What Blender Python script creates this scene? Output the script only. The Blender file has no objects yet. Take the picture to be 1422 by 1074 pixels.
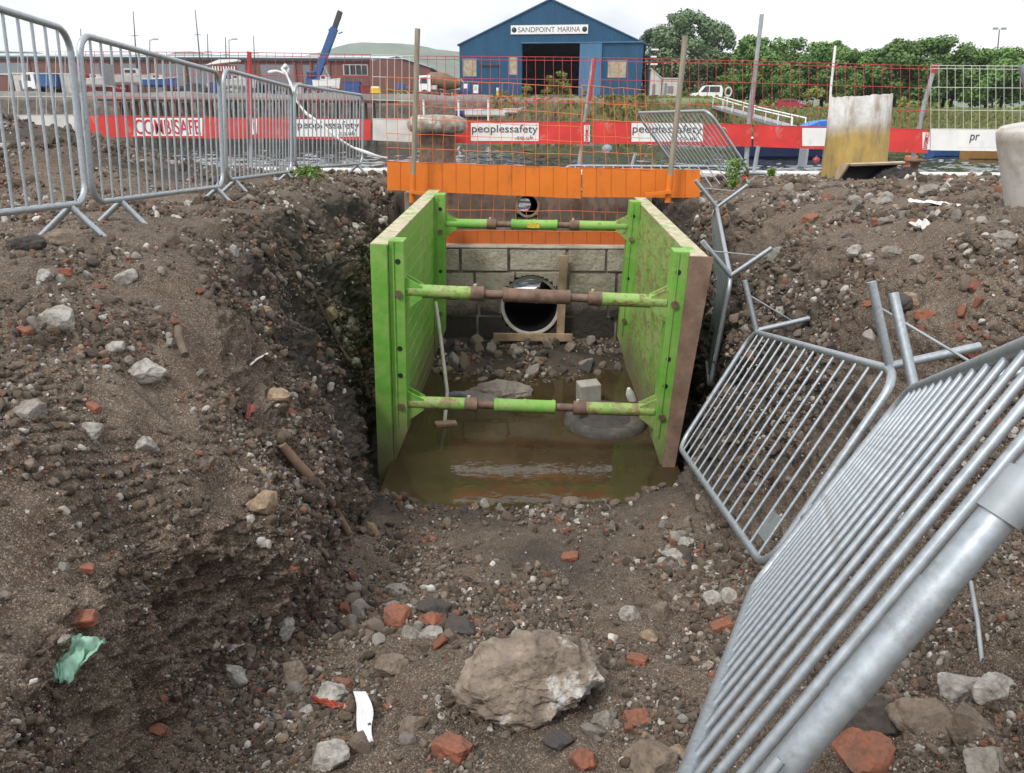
import bpy, bmesh, math, random
import numpy as np
from mathutils import Vector, Matrix
from mathutils.bvhtree import BVHTree
random.seed(7); rng = np.random.default_rng(7)
sc = bpy.context.scene
COL = sc.collection
PI = math.pi

# ------------------------------------------------------------------ camera
FPX, CX, CY = 1037.0, 711.0, 537.0
TH, RO = math.radians(19.5), math.radians(0.4)
_f = np.array([0, math.cos(TH), -math.sin(TH)]); _u = np.array([0, math.sin(TH), math.cos(TH)])
def ray(u, v):
    xi = (u-CX)/FPX; yi = -(v-CY)/FPX
    c, s = math.cos(RO), math.sin(RO)
    x = c*xi-s*yi; y = s*xi+c*yi
    return np.array([x, 0, 0])+y*_u+_f
def at(u, v, Y):
    d = ray(u, v); return Vector(d*(Y/d[1]))
def flat(u, v, z):
    d = ray(u, v); return Vector(d*(z/d[2]))
cam = bpy.data.cameras.new('camera'); co = bpy.data.objects.new('camera', cam); COL.objects.link(co)
cam.sensor_width = 36; cam.lens = FPX/1422*36; cam.clip_start = 0.05; cam.clip_end = 8000
co.matrix_world = Matrix.Rotation(PI/2-TH, 4, 'X') @ Matrix.Rotation(RO, 4, 'Z')
sc.camera = co

# ------------------------------------------------------------------ materials
def new_mat(name):
    m = bpy.data.materials.new(name); m.use_nodes = True
    nt = m.node_tree; b = nt.nodes['Principled BSDF']
    return m, nt, b
def N(nt, t, **k):
    n = nt.nodes.new(t)
    for a, v in k.items():
        if a in n.inputs.keys(): n.inputs[a].default_value = v
        else: setattr(n, a, v)
    return n
def noise(nt, scale, detail=5, rough=.6, coord='Object', vec=None, dist=0.0, stretch=None):
    if vec is None:
        tc = N(nt, 'ShaderNodeTexCoord'); vec = tc.outputs[coord]
    if stretch:
        mp = N(nt, 'ShaderNodeMapping'); mp.inputs['Scale'].default_value = stretch; nt.links.new(vec, mp.inputs['Vector']); vec = mp.outputs[0]
    n = N(nt, 'ShaderNodeTexNoise', Scale=scale, Detail=detail, Roughness=rough, Distortion=dist); nt.links.new(vec, n.inputs['Vector'])
    return n.outputs['Fac']
def ramp(nt, fac, stops, interp='LINEAR'):
    r = N(nt, 'ShaderNodeValToRGB'); r.color_ramp.interpolation = interp
    e = r.color_ramp.elements
    while len(e) < len(stops): e.new(.5)
    for k, (p, c) in zip(e, stops):
        k.position = p; k.color = (c, c, c, 1) if isinstance(c, (int, float)) else (*c, 1)
    nt.links.new(fac, r.inputs[0]); return r.outputs[0]
def mix(nt, fac, a, b, mode='MIX'):
    m = N(nt, 'ShaderNodeMix', data_type='RGBA', blend_type=mode)
    for sock, v in ((m.inputs[0], fac), (m.inputs[6], a), (m.inputs[7], b)):
        if isinstance(v, (int, float)): sock.default_value = v
        elif isinstance(v, tuple): sock.default_value = (*v, 1)
        else: nt.links.new(v, sock)
    return m.outputs[2]
def bump(nt, b, fac, strength=.4, dist=.01):
    n = N(nt, 'ShaderNodeBump', Strength=strength, Distance=dist); nt.links.new(fac, n.inputs['Height']); nt.links.new(n.outputs[0], b.inputs['Normal'])
def simple(name, c, rough=.6, metal=0.0, var=.25, scale=4, bumpy=0.0, dirt=None, dirt_lo=.5, dirt_hi=.7, dscale=6, stretch=None):
    m, nt, b = new_mat(name)
    f = noise(nt, scale, stretch=stretch)
    lo = tuple(x*(1-var) for x in c); hi = tuple(min(1, x*(1+var)) for x in c)
    col = ramp(nt, f, [(.3, lo), (.7, hi)])
    if dirt:
        g = noise(nt, dscale, 8, .7, stretch=stretch); col = mix(nt, ramp(nt, g, [(dirt_lo, 0), (dirt_hi, 1)]), col, dirt)
    nt.links.new(col, b.inputs['Base Color']); b.inputs['Roughness'].default_value = rough; b.inputs['Metallic'].default_value = metal
    if bumpy: bump(nt, b, noise(nt, scale*6, 6), bumpy)
    return m
M = {}
# soil: dark clay to grey brown, ash darker where the attribute says so
def soil_material():
    m, nt, b = new_mat('soil')
    tc = N(nt, 'ShaderNodeTexCoord'); v = tc.outputs['Object']
    c1 = ramp(nt, noise(nt, 1.3, 6, .65, vec=v), [(.32, (.056, .039, .027)), (.48, (.13, .09, .062)), (.66, (.225, .165, .118))])
    c2 = ramp(nt, noise(nt, 9, 8, .7, vec=v), [(.34, (.032, .023, .017)), (.5, (.115, .082, .058)), (.66, (.27, .215, .165))])
    col = mix(nt, .55, c1, c2)
    red = ramp(nt, noise(nt, 3.1, 6, .7, vec=v), [(.54, 0), (.66, 1)])
    col = mix(nt, mix(nt, .7, (0, 0, 0), red), col, (.15, .072, .042))
    # grit specks
    vor = N(nt, 'ShaderNodeTexVoronoi', Scale=95); nt.links.new(v, vor.inputs['Vector'])
    sp = ramp(nt, vor.outputs['Distance'], [(.16, 1), (.34, 0)])
    spc = ramp(nt, noise(nt, 40, 2, .5, vec=v), [(.3, (.06, .05, .045)), (.5, (.17, .13, .1)), (.62, (.32, .29, .26)), (.75, (.2, .09, .06))])
    col = mix(nt, mix(nt, .8, (0, 0, 0), sp), col, spc)
    v2 = N(nt, 'ShaderNodeTexVoronoi', Scale=210); nt.links.new(v, v2.inputs['Vector'])
    wn = N(nt, 'ShaderNodeTexWhiteNoise'); nt.links.new(v2.outputs['Color'], wn.inputs['Vector'])
    grit = ramp(nt, wn.outputs['Value'], [(.0, (.035, .024, .017)), (.45, (.12, .085, .060)), (.8, (.23, .180, .135)), (.97, (.50, .44, .37))])
    col = mix(nt, .5, col, grit)
    at_ = N(nt, 'ShaderNodeAttribute', attribute_name='ash'); 
    col = mix(nt, at_.outputs['Fac'], col, mix(nt, .82, col, (.027, .024, .022)))
    wet = N(nt, 'ShaderNodeAttribute', attribute_name='wet')
    col = mix(nt, wet.outputs['Fac'], col, mix(nt, .6, col, (.02, .015, .011)))
    nt.links.new(col, b.inputs['Base Color'])
    r = N(nt, 'ShaderNodeMapRange'); r.inputs[3].default_value = .95; r.inputs[4].default_value = .5; nt.links.new(wet.outputs['Fac'], r.inputs[0]); nt.links.new(r.outputs[0], b.inputs['Roughness'])
    h = N(nt, 'ShaderNodeMath', operation='ADD'); nt.links.new(noise(nt, 55, 8, .75, vec=v), h.inputs[0])
    h2 = N(nt, 'ShaderNodeMath', operation='MULTIPLY'); nt.links.new(sp, h2.inputs[0]); h2.inputs[1].default_value = .6; nt.links.new(h2.outputs[0], h.inputs[1])
    h3 = N(nt, 'ShaderNodeMath', operation='ADD'); nt.links.new(h.outputs[0], h3.inputs[0]); h4 = N(nt, 'ShaderNodeMath', operation='MULTIPLY'); nt.links.new(v2.outputs['Distance'], h4.inputs[0]); h4.inputs[1].default_value = -.5; nt.links.new(h4.outputs[0], h3.inputs[1])
    bump(nt, b, h3.outputs[0], .75, .016)
    return m
M['soil'] = soil_material()
def stone_material(name, attr=True, base=None):
    m, nt, b = new_mat(name)
    if attr:
        a = N(nt, 'ShaderNodeAttribute', attribute_name='tint'); c = a.outputs['Color']
    else: c = base
    f = noise(nt, 14, 8, .7)
    col = mix(nt, ramp(nt, f, [(.38, .6), (.6, 0)]), c, (.10, .078, .058))
    f2 = noise(nt, 60, 4, .6)
    col = mix(nt, ramp(nt, f2, [(.25, .45), (.5, 0)]), col, (.03, .025, .02))
    nt.links.new(col, b.inputs['Base Color']); b.inputs['Roughness'].default_value = .9
    bump(nt, b, noise(nt, 45, 8, .7), .6, .012)
    return m
M['stones'] = stone_material('rubble_stone')
M['rock_pale'] = stone_material('pale_concrete_rubble', False, (.42, .40, .365))
M['rock_grey'] = stone_material('grey_stone', False, (.29, .265, .235))
M['rock_brown'] = stone_material('brown_stone', False, (.225, .175, .135))
M['rock_dark'] = stone_material('dark_stone', False, (.06, .055, .055))
M['rock_sand'] = stone_material('sandstone', False, (.36, .26, .17))
M['brick'] = stone_material('red_brick', False, (.30, .105, .06))
M['boulder'] = simple('boulder_concrete', (.23, .185, .145), .95, 0, .5, 9, 1.0, (.50, .485, .465), .55, .61, 4.2)
M['galv'] = simple('galvanised_steel', (.385, .425, .46), .47, .7, .16, 60, .03, (.27, .275, .27), .54, .70, 16)
M['galv_dull'] = simple('dull_galvanised_steel', (.33, .36, .38), .55, .4, .2, 12)
def paint_green(name, worn, lo):
    m, nt, b = new_mat(name)
    tc = N(nt, 'ShaderNodeTexCoord'); v = tc.outputs['Object']
    col = ramp(nt, noise(nt, 2.5, 5, vec=v), [(.3, (.095, .31, .03)), (.7, (.185, .43, .06))])
    col = mix(nt, ramp(nt, noise(nt, 3.3, 8, .75, vec=v), [(lo-.12, 0), (lo+.1, .75)]), col, (.33, .41, .15))
    s = noise(nt, 7, 9, .8, vec=v, dist=1.2, stretch=(1.5, .55, 2.2))
    rust = ramp(nt, s, [(lo+.02, 0), (lo+.08, 1)])
    col = mix(nt, mix(nt, worn, (0, 0, 0), rust), col, ramp(nt, noise(nt, 30, 3, vec=v), [(.35, (.13, .055, .03)), (.65, (.30, .16, .09))]))
    # mud line along the foot of the plates
    sx = N(nt, 'ShaderNodeSeparateXYZ'); nt.links.new(v, sx.inputs[0])
    ad = N(nt, 'ShaderNodeMath', operation='MULTIPLY_ADD'); nt.links.new(noise(nt, 3, 6, .7, vec=v), ad.inputs[0]); ad.inputs[1].default_value = -.7; nt.links.new(sx.outputs[2], ad.inputs[2])
    mud = N(nt, 'ShaderNodeMapRange'); mud.inputs[1].default_value = -1.7; mud.inputs[2].default_value = -2.15; nt.links.new(ad.outputs[0], mud.inputs[0])
    col = mix(nt, mix(nt, .8, (0, 0, 0), mud.outputs[0]), col, (.16, .12, .08))
    nt.links.new(col, b.inputs['Base Color']); b.inputs['Roughness'].default_value = .55
    bump(nt, b, rust, -.3, .004)
    return m
M['green'] = paint_green('green_paint', .85, .555)
M['green_worn'] = paint_green('worn_green_paint', .8, .475)
M['green_post'] = paint_green('chipped_green_paint', .95, .565)
M['rust'] = simple('rusty_steel', (.17, .105, .075), .7, .3, .4, 12, .3, (.28, .22, .18), .5, .75, 5)
M['mudwood'] = simple('muddy_plate_edge', (.21, .135, .095), .9, 0, .35, 5, .3, (.33, .25, .18), .5, .8, 3)
M['capedge'] = simple('scuffed_top_edge', (.46, .40, .29), .85, 0, .3, 9, .2, (.17, .36, .07), .52, .6, 5)
def orange_mat(name, c, s=.6):
    m, nt, b = new_mat(name)
    col = ramp(nt, noise(nt, 3, 6), [(.3, tuple(x*.85 for x in c)), (.7, c)])
    col = mix(nt, ramp(nt, noise(nt, 5, 8, .7, stretch=(1, 1, .3)), [(.55, 0), (.8, s)]), col, (.30, .10, .03))
    col = mix(nt, ramp(nt, noise(nt, 11, 9, .8), [(.58, 0), (.74, .6)]), col, (.20, .13, .08))
    nt.links.new(col, b.inputs['Base Color']); b.inputs['Roughness'].default_value = .55
    bump(nt, b, noise(nt, 2, 5), .35, .03)
    return m
M['orange'] = orange_mat('orange_board', (.76, .19, .014), .8)
M['orange_dark'] = orange_mat('weathered_orange_board', (.52, .12, .02), .9)
M['orange_wire'] = simple('orange_wire', (.78, .19, .05), .5)
M['red'] = simple('red_board', (.58, .04, .035), .55, 0, .22, 2.2, .1, (.52, .27, .24), .56, .74, 5)
M['red_wire'] = simple('red_wire', (.48, .05, .06), .5)
M['pale_wire'] = simple('pale_wire', (.62, .60, .56), .5, 0, .1, 3)
M['white'] = simple('white_paint', (.78, .78, .77), .5, 0, .08, 3, 0, (.5, .48, .46), .6, .8, 5)
M['offwhite'] = simple('weathered_white', (.60, .59, .56), .7, 0, .2, 4, 0, (.55, .22, .18), .66, .74, 3)
M['ink'] = simple('dark_lettering', (.05, .05, .075), .5, 0, .1)
M['redink'] = simple('red_lettering', (.55, .03, .06), .5, 0, .1)
M['timber'] = simple('grey_timber', (.27, .23, .18), .85, 0, .3, 7, .3, None, stretch=(6, 6, .6))
M['plank'] = simple('weathered_plank', (.30, .21, .13), .85, 0, .35, 6, .3, (.16, .11, .08), .5, .7, 5)
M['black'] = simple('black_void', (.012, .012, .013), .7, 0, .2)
M['rubber'] = simple('tyre_rubber', (.06, .055, .05), .8, 0, .3, 8, .4, (.16, .13, .10), .5, .7, 6)
def block_mat():
    m, nt, b = new_mat('stone_blockwork')
    col = ramp(nt, noise(nt, 2.2, 8, .7), [(.3, (.20, .165, .125)), (.5, (.40, .35, .28)), (.72, (.55, .50, .42))])
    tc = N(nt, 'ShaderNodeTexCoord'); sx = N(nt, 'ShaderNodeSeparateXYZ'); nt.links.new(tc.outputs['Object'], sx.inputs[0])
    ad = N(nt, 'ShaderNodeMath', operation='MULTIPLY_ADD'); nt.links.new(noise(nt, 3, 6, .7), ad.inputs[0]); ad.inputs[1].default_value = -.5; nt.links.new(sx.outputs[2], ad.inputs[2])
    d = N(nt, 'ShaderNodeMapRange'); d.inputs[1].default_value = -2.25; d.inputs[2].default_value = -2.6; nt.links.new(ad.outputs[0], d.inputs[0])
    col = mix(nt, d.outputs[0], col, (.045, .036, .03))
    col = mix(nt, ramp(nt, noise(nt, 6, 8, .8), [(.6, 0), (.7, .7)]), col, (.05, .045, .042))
    nt.links.new(col, b.inputs['Base Color']); b.inputs['Roughness'].default_value = .9
    bump(nt, b, noise(nt, 9, 9, .7), 1.0, .06)
    return m
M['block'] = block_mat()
M['concrete'] = simple('stained_concrete', (.25, .21, .185), .9, 0, .4, 3, .5, (.09, .075, .065), .52, .7, 4)
M['pipe_concrete'] = simple('pale_pipe_concrete', (.33, .31, .28), .85, 0, .25, 9, .3)
M['coping'] = simple('pale_coping_stone', (.60, .59, .57), .85, 0, .15, 2, .2)
M['kerb'] = simple('dull_quay_concrete', (.27, .255, .235), .9, 0, .25, 3, .3)

# ------------------------------------------------------------------ helpers
def link(o, parent=None):
    COL.objects.link(o)
    if parent: o.parent = parent
    return o
class MB:
    def __init__(s): s.v = []; s.f = []; s.sm = []
    def add(s, vs, fs, smooth=False):
        b = len(s.v); s.v += [tuple(v) for v in vs]; s.f += [tuple(b+i for i in f) for f in fs]; s.sm += [smooth]*len(fs); return s
    def box(s, lo, hi, mtx=None):
        x0, y0, z0 = lo; x1, y1, z1 = hi
        vs = [Vector(p) for p in ((x0,y0,z0),(x1,y0,z0),(x1,y1,z0),(x0,y1,z0),(x0,y0,z1),(x1,y0,z1),(x1,y1,z1),(x0,y1,z1))]
        if mtx: vs = [mtx @ p for p in vs]
        return s.add(vs, [(3,2,1,0),(4,5,6,7),(0,1,5,4),(1,2,6,5),(2,3,7,6),(3,0,4,7)])
    def bar(s, a, b, w, h=None, up=(0,0,1)):
        a, b = Vector(a), Vector(b); d = (b-a).normalized(); h = h or w
        x = d.cross(Vector(up)); x = x.normalized() if x.length > 1e-4 else Vector((1,0,0)); z = x.cross(d)
        vs = [p+x*(i*w/2)+z*(j*h/2) for p in (a, b) for i, j in ((-1,-1),(1,-1),(1,1),(-1,1))]
        return s.add(vs, [(3,2,1,0),(4,5,6,7),(0,1,5,4),(1,2,6,5),(2,3,7,6),(3,0,4,7)])
    def tube(s, pts, r, n=10, closed=False, caps=True, smooth=True):
        pts = [Vector(p) for p in pts]; L = len(pts); rs = r if isinstance(r, (list, tuple)) else [r]*L
        T = []
        for i in range(L):
            if closed: t = pts[(i+1) % L]-pts[i-1]
            else: t = pts[min(i+1, L-1)]-pts[max(i-1, 0)]
            T.append(t.normalized())
        x = T[0].orthogonal().normalized(); b0 = len(s.v); vs = []
        for i in range(L):
            x = (x-T[i]*x.dot(T[i])).normalized(); y = T[i].cross(x)
            for k in range(n):
                a = 2*PI*k/n; vs.append(pts[i]+(x*math.cos(a)+y*math.sin(a))*rs[i])
        fs = []
        for i in range(L if closed else L-1):
            j = (i+1) % L
            for k in range(n): fs.append((i*n+k, i*n+(k+1) % n, j*n+(k+1) % n, j*n+k))
        s.add(vs, fs, smooth)
        if caps and not closed:
            s.add(vs[:n], [tuple(reversed(range(n)))]); s.add(vs[-n:], [tuple(range(n))])
        return s
    def lathe(s, prof, n=24, mtx=None, smooth=True, wob=0):
        vs = []
        for r, z in prof:
            for k in range(n):
                a = 2*PI*k/n; rr = r*(1+wob*math.sin(3*a+z*4)); p = Vector((rr*math.cos(a), rr*math.sin(a), z)); vs.append(mtx @ p if mtx else p)
        fs = [(i*n+k, i*n+(k+1) % n, (i+1)*n+(k+1) % n, (i+1)*n+k) for i in range(len(prof)-1) for k in range(n)]
        return s.add(vs, fs, smooth)
    def prism(s, poly, d):
        n = len(poly); d = Vector(d); a = [Vector(p) for p in poly]
        return s.add(a+[p+d for p in a], [tuple(reversed(range(n))), tuple(range(n, 2*n))]+[(i, (i+1) % n, n+(i+1) % n, n+i) for i in range(n)])
    def mesh(s, name, mat):
        me = bpy.data.meshes.new(name); me.from_pydata(s.v, [], s.f); me.update()
        me.polygons.foreach_set('use_smooth', s.sm)
        if mat: me.materials.append(M[mat] if isinstance(mat, str) else mat)
        bm = bmesh.new(); bm.from_mesh(me); bmesh.ops.recalc_face_normals(bm, faces=bm.faces); bm.to_mesh(me); bm.free()
        return me
    def build(s, name, mat, parent=None, bevel=0):
        o = link(bpy.data.objects.new(name, s.mesh(name, mat)), parent)
        if bevel:
            b = o.modifiers.new('bevel', 'BEVEL'); b.width = bevel; b.segments = 2; b.limit_method = 'ANGLE'
        return o
def tag(o, label=None, cat=None, group=None, kind=None):
    for k, v in (('label', label), ('category', cat), ('group', group), ('kind', kind)):
        if v: o[k] = v
    return o
def thing(name, label, cat, loc=(0,0,0), group=None, mtx=None):
    o = bpy.data.objects.new(name, None); o.empty_display_size = .1; link(o)
    if mtx is not None: o.matrix_world = mtx
    else: o.location = loc
    return tag(o, label, cat, group)
def put(name, me, parent=None, mtx=None):
    o = link(bpy.data.objects.new(name, me), parent)
    if mtx is not None: o.matrix_local = mtx
    return o
def text_mesh(txt, size, mat, bold=0.0, squash=1.0):
    cu = bpy.data.curves.new('lettering', 'FONT'); cu.body = txt; cu.size = size; cu.align_x = 'CENTER'; cu.align_y = 'CENTER'; cu.offset = bold; cu.extrude = .002; cu.fill_mode = 'BOTH'
    o = bpy.data.objects.new('lettering', cu); COL.objects.link(o)
    dg = bpy.context.evaluated_depsgraph_get(); me = bpy.data.meshes.new_from_object(o.evaluated_get(dg)); bpy.data.objects.remove(o)
    me.materials.clear(); me.materials.append(M[mat])
    return me
def fit_text(me, w, h):
    x = [v.co.x for v in me.vertices]; y = [v.co.y for v in me.vertices]
    sx = w/(max(x)-min(x)); sy = h/(max(y)-min(y)); cx, cy = (max(x)+min(x))/2, (max(y)+min(y))/2
    for v in me.vertices: v.co.x = (v.co.x-cx)*sx; v.co.y = (v.co.y-cy)*sy
    return me

# ------------------------------------------------------------------ noise
_perm = rng.permutation(256).astype(np.int32); _perm = np.concatenate([_perm, _perm, _perm])
_gr = rng.normal(size=(256, 3)); _gr /= np.linalg.norm(_gr, axis=1)[:, None]
def perlin(P):
    I = np.floor(P).astype(np.int64); Fr = P-I; I = I & 255
    w = Fr*Fr*Fr*(Fr*(Fr*6-15)+10); out = 0
    for dx in (0, 1):
        wx = w[:, 0] if dx else 1-w[:, 0]
        for dy in (0, 1):
            wy = w[:, 1] if dy else 1-w[:, 1]
            for dz in (0, 1):
                wz = w[:, 2] if dz else 1-w[:, 2]
                h = _perm[_perm[_perm[(I[:, 0]+dx) & 255]+((I[:, 1]+dy) & 255)]+((I[:, 2]+dz) & 255)]
                g = _gr[h]
                out = out+wx*wy*wz*(g[:, 0]*(Fr[:, 0]-dx)+g[:, 1]*(Fr[:, 1]-dy)+g[:, 2]*(Fr[:, 2]-dz))
    return out*1.5
def fbm(P, f, o=3, g=.5):
    s = 0; a = 1
    for i in range(o): s = s+a*perlin(P*f+i*17.3); f *= 2.03; a *= g
    return s

# ------------------------------------------------------------------ the dug ground
# each station: distance Y and five runs of picture points (left top, left face, trench floor, right face, right top)
ST = [
 (1.3, [(-600,800),(-200,900),(-60,960),(30,1020)], [(60,1100),(70,1200),(120,1290)], [(711,1260),(1100,1230)], [(1300,1120),(1500,950)], [(1700,800),(2300,700)]),
 (1.9, [(-500,620),(-150,700),(23,780),(90,830)], [(130,885),(160,990),(195,1062)], [(300,1082),(711,1078),(1000,1072),(1130,1055)], [(1260,1010),(1420,935),(1600,840)], [(1800,760),(2400,600)]),
 (2.4, [(-500,520),(-150,560),(23,610),(120,680),(175,738),(203,762)], [(222,795),(252,862),(292,946)], [(330,958),(500,965),(711,962),(1000,955)], [(1200,905),(1420,820),(1600,730)], [(1800,660),(2300,520)]),
 (2.95, [(-500,430),(-150,460),(23,500),(100,525),(200,575),(300,640),(365,680),(392,702)], [(402,724),(414,795),(436,870)], [(465,881),(711,880),(900,880),(1060,865)], [(1250,790),(1420,690),(1600,590)], [(1800,520),(2300,420)]),
 (3.7, [(-400,340),(-150,360),(23,385),(150,415),(250,460),(310,505)], [(355,560),(405,630),(432,674),(440,700),(446,788)], [(455,800),(711,800),(900,797),(1020,775)], [(1100,710),(1200,610),(1330,480)], [(1420,420),(1600,350),(1900,330)]),
 (4.4, [(-300,315),(-150,325),(23,340),(200,352),(270,378)], [(335,450),(405,545),(462,632),(476,657),(489,736)], [(530,745),(711,745),(880,740),(975,720)], [(1050,640),(1130,520),(1250,390)], [(1340,330),(1420,310),(1800,290)]),
 (5.2, [(-250,285),(-100,295),(150,308),(270,322)], [(335,360),(400,450),(462,560),(490,612),(504,690)], [(535,692),(620,701),(711,706),(860,700),(950,680)], [(990,640),(1030,560),(1110,440),(1200,350)], [(1300,305),(1420,285),(1800,275)]),
 (6.0, [(-150,285),(-50,288),(200,295),(310,300)], [(355,335),(415,440),(460,510),(485,560),(498,640)], [(520,680),(560,698),(711,705),(890,698),(935,680)], [(975,630),(1000,560),(1022,470),(1065,390),(1130,335)], [(1220,300),(1420,280),(1800,270)]),
 (7.0, [(-50,272),(100,278),(330,283),(385,293)], [(440,385),(472,440),(495,520),(510,620)], [(530,640),(711,632),(890,620)], [(950,560),(985,450),(1015,370),(1080,310)], [(1150,285),(1420,268),(1800,260)]),
 (8.2, [(-150,180),(23,200),(100,225),(250,257),(400,264)], [(440,276),(480,330),(510,420),(530,530)], [(550,545),(620,535),(711,528),(800,532),(880,545)], [(925,460),(965,350),(1000,290)], [(1060,270),(1150,262),(1420,255),(1800,250)]),
 (8.9, [(-150,160),(23,177),(100,194),(200,227),(300,252),(420,258)], [(470,272),(500,320),(525,420),(540,490)], [(560,500),(640,492),(711,496),(800,494),(880,500)], [(915,430),(950,330),(985,282)], [(1050,264),(1150,258),(1420,251),(1800,246)]),
 (9.45, [(-150,155),(23,170),(100,184),(190,212),(290,244),(430,255)], [(485,275),(515,330),(535,420),(545,480)], [(560,482),(640,474),(711,477),(800,476),(870,480)], [(905,400),(935,310),(965,276)], [(1040,262),(1150,255),(1420,249),(1800,244)]),
 (9.95, [(-150,155),(23,168),(100,182),(180,206),(280,240),(450,252)], [(500,270),(530,300),(550,360),(560,420)], [(600,430),(711,430),(800,430),(850,420)], [(880,330),(910,285),(940,270)], [(1030,257),(1150,252),(1420,246),(1800,242)]),
 (10.15, [(-150,155),(23,168),(100,183),(180,207),(280,240),(450,251)], [(480,255),(500,258),(520,262),(540,264)], [(600,265),(711,265),(800,265),(860,263)], [(880,260),(920,258),(950,257)], [(1030,255),(1150,251),(1420,246),(1800,242)]),
 (11.2, [(-150,160),(23,178),(110,192),(230,217),(320,240),(450,244)], [(470,246),(500,248),(530,250)], [(600,252),(711,252),(850,252)], [(900,251),(950,250)], [(1050,249),(1200,248),(1420,245),(1800,243)]),
 (12.3, [(-150,185),(23,198),(150,212),(300,235),(450,240)], [(470,241),(500,243),(530,244)], [(600,246),(711,247),(850,247)], [(900,247),(950,247)], [(1050,247),(1200,247),(1420,248),(1800,249)]),
 (13.05, [(-150,226),(23,232),(150,236),(300,238),(450,240)], [(470,241),(500,242),(530,242)], [(600,243),(711,244),(850,245)], [(900,245),(950,246)], [(1050,246),(1200,247),(1420,248),(1800,249)]),
]
CNT = (170, 215, 190, 180, 150)
def resamp(P, n):
    P = np.array(P); d = np.r_[0, np.cumsum(np.linalg.norm(np.diff(P, axis=0), axis=1))]; t = np.linspace(0, d[-1], n)
    return np.stack([np.interp(t, d, P[:, 0]), np.interp(t, d, P[:, 1])], 1)
def prof(Y, runs):
    pts = [[(p.x, p.z) for p in (at(u, v, Y) for u, v in r)] for r in runs]
    x0, z0 = pts[0][0]; pts[0].insert(0, (min(-11, x0-1), z0-.05)); x1, z1 = pts[4][-1]; pts[4].append((max(12, x1+1), z1))
    out = []
    for i, r in enumerate(pts):
        if i: r = [pts[i-1][-1]]+r
        out.append(resamp(r, CNT[i]) if i == 0 else resamp(r, CNT[i]+1)[1:])
    return np.concatenate(out)
sy = [s[0] for s in ST]; sp = [prof(s[0], s[1:]) for s in ST]
g = sp[0].copy(); g[:, 1] += .25; sp.insert(0, g); sy.insert(0, .2)
g = sp[0].copy(); g[:, 1] += .6; sp.insert(0, g); sy.insert(0, -2.5)
rows = [-2.5, -1.5, -.7, -.2, .2, .5, .8, 1.0]
while rows[-1] < 13.05: rows.append(rows[-1]+max(.0065, .0036*rows[-1]))
rows = np.array(rows); sy = np.array(sy); SPA = np.array(sp)
idx = np.clip(np.searchsorted(sy, rows)-1, 0, len(sy)-2); t = np.clip((rows-sy[idx])/(sy[idx+1]-sy[idx]), 0, 1)[:, None, None]
G = SPA[idx]*(1-t)+SPA[idx+1]*t
# soften the joints between stations
def soften(A, it):
    for _ in range(it):
        B = A.copy(); B[1:-1] = (A[:-2]+2*A[1:-1]+A[2:])/4; A = B
    return A
G = soften(G, 40)
for _ in range(3): 
    B = G.copy(); B[:, 1:-1] = (G[:, :-2]+2*G[:, 1:-1]+G[:, 2:])/4; G = B
NR, NC = G.shape[:2]
P = np.stack([G[..., 0], np.repeat(rows[:, None], NC, 1), G[..., 1]], 2)
def normals(P):
    a = np.gradient(P, axis=1); b = np.gradient(P, axis=0); n = np.cross(a, b); return n/np.maximum(np.linalg.norm(n, axis=2), 1e-9)[..., None]
Nn = normals(P)
face = np.clip(1-Nn[..., 2], 0, 1)                      # 0 flat, 1 steep
inbox = (P[..., 1] > 5.6) & (P[..., 1] < 9.5) & (np.abs(P[..., 0]-.2) < 1.35)
Q = P.reshape(-1, 3); fq = face.reshape(-1)
far = np.clip((Q[:, 1]-9)/4, 0, 1)
nearface = 1-.2*np.clip((3.3-Q[:, 1])/.5, 0, 1)*np.clip(fq*2, 0, 1)
amp = nearface*(.45+1.0*np.clip(fq*1.6, 0, 1))*(1-.5*far)*np.where(inbox.reshape(-1), .55, 1)
d = fbm(Q, 1.7, 2)*.075+fbm(Q+5, 4.5, 2)*.06
rd = 1-np.abs(fbm(Q*np.array([1, 1, 1.7])+9, 7, 3))*2
d += (rd-.45)*.035*(.3+fq)*nearface
d += fbm(Q+3, 19, 3)*.024+np.maximum(fbm(Q+31, 42, 2), 0)*.020
d *= amp
for (u, v, Y, r, dep) in [(215,850,2.35,.09,.10),(330,665,2.9,.12,.09),(470,500,6.2,.3,.2),(345,720,2.95,.08,.06),(1050,530,5.2,.3,.1)]:
    c = np.array(at(u, v, Y)); d -= dep*np.exp(-((Q-c)**2).sum(1)/r**2)
P2 = P+Nn*d.reshape(NR, NC, 1)
P2[rows > 12.9] = P[rows > 12.9]
WATER_Z = -2.82
me = bpy.data.meshes.new('ground')
nv = NR*NC; me.vertices.add(nv); me.vertices.foreach_set('co', P2.reshape(-1).astype(np.float32))
ii = (np.arange(NR-1)[:, None]*NC+np.arange(NC-1)[None]).reshape(-1)
_c = P2.reshape(-1, 3)[ii]; ii = ii[~((_c[:, 1] > 9.55) & (_c[:, 1] < 10.6) & (np.abs(_c[:, 0]-.2) < .75) & (_c[:, 2] < -.87))]
quads = np.stack([ii, ii+1, ii+NC+1, ii+NC], 1).astype(np.int32)
nf = len(quads); me.loops.add(nf*4); me.polygons.add(nf)
me.loops.foreach_set('vertex_index', quads.reshape(-1)); me.polygons.foreach_set('loop_start', np.arange(0, nf*4, 4, dtype=np.int32))
me.update(calc_edges=True); me.polygons.foreach_set('use_smooth', np.ones(nf, bool))
Q2 = P2.reshape(-1, 3)
nz = fbm(Q2, 1.9, 3)
def bandf(a, lo, hi): return np.clip((a-lo)/(hi-lo), 0, 1)
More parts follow.
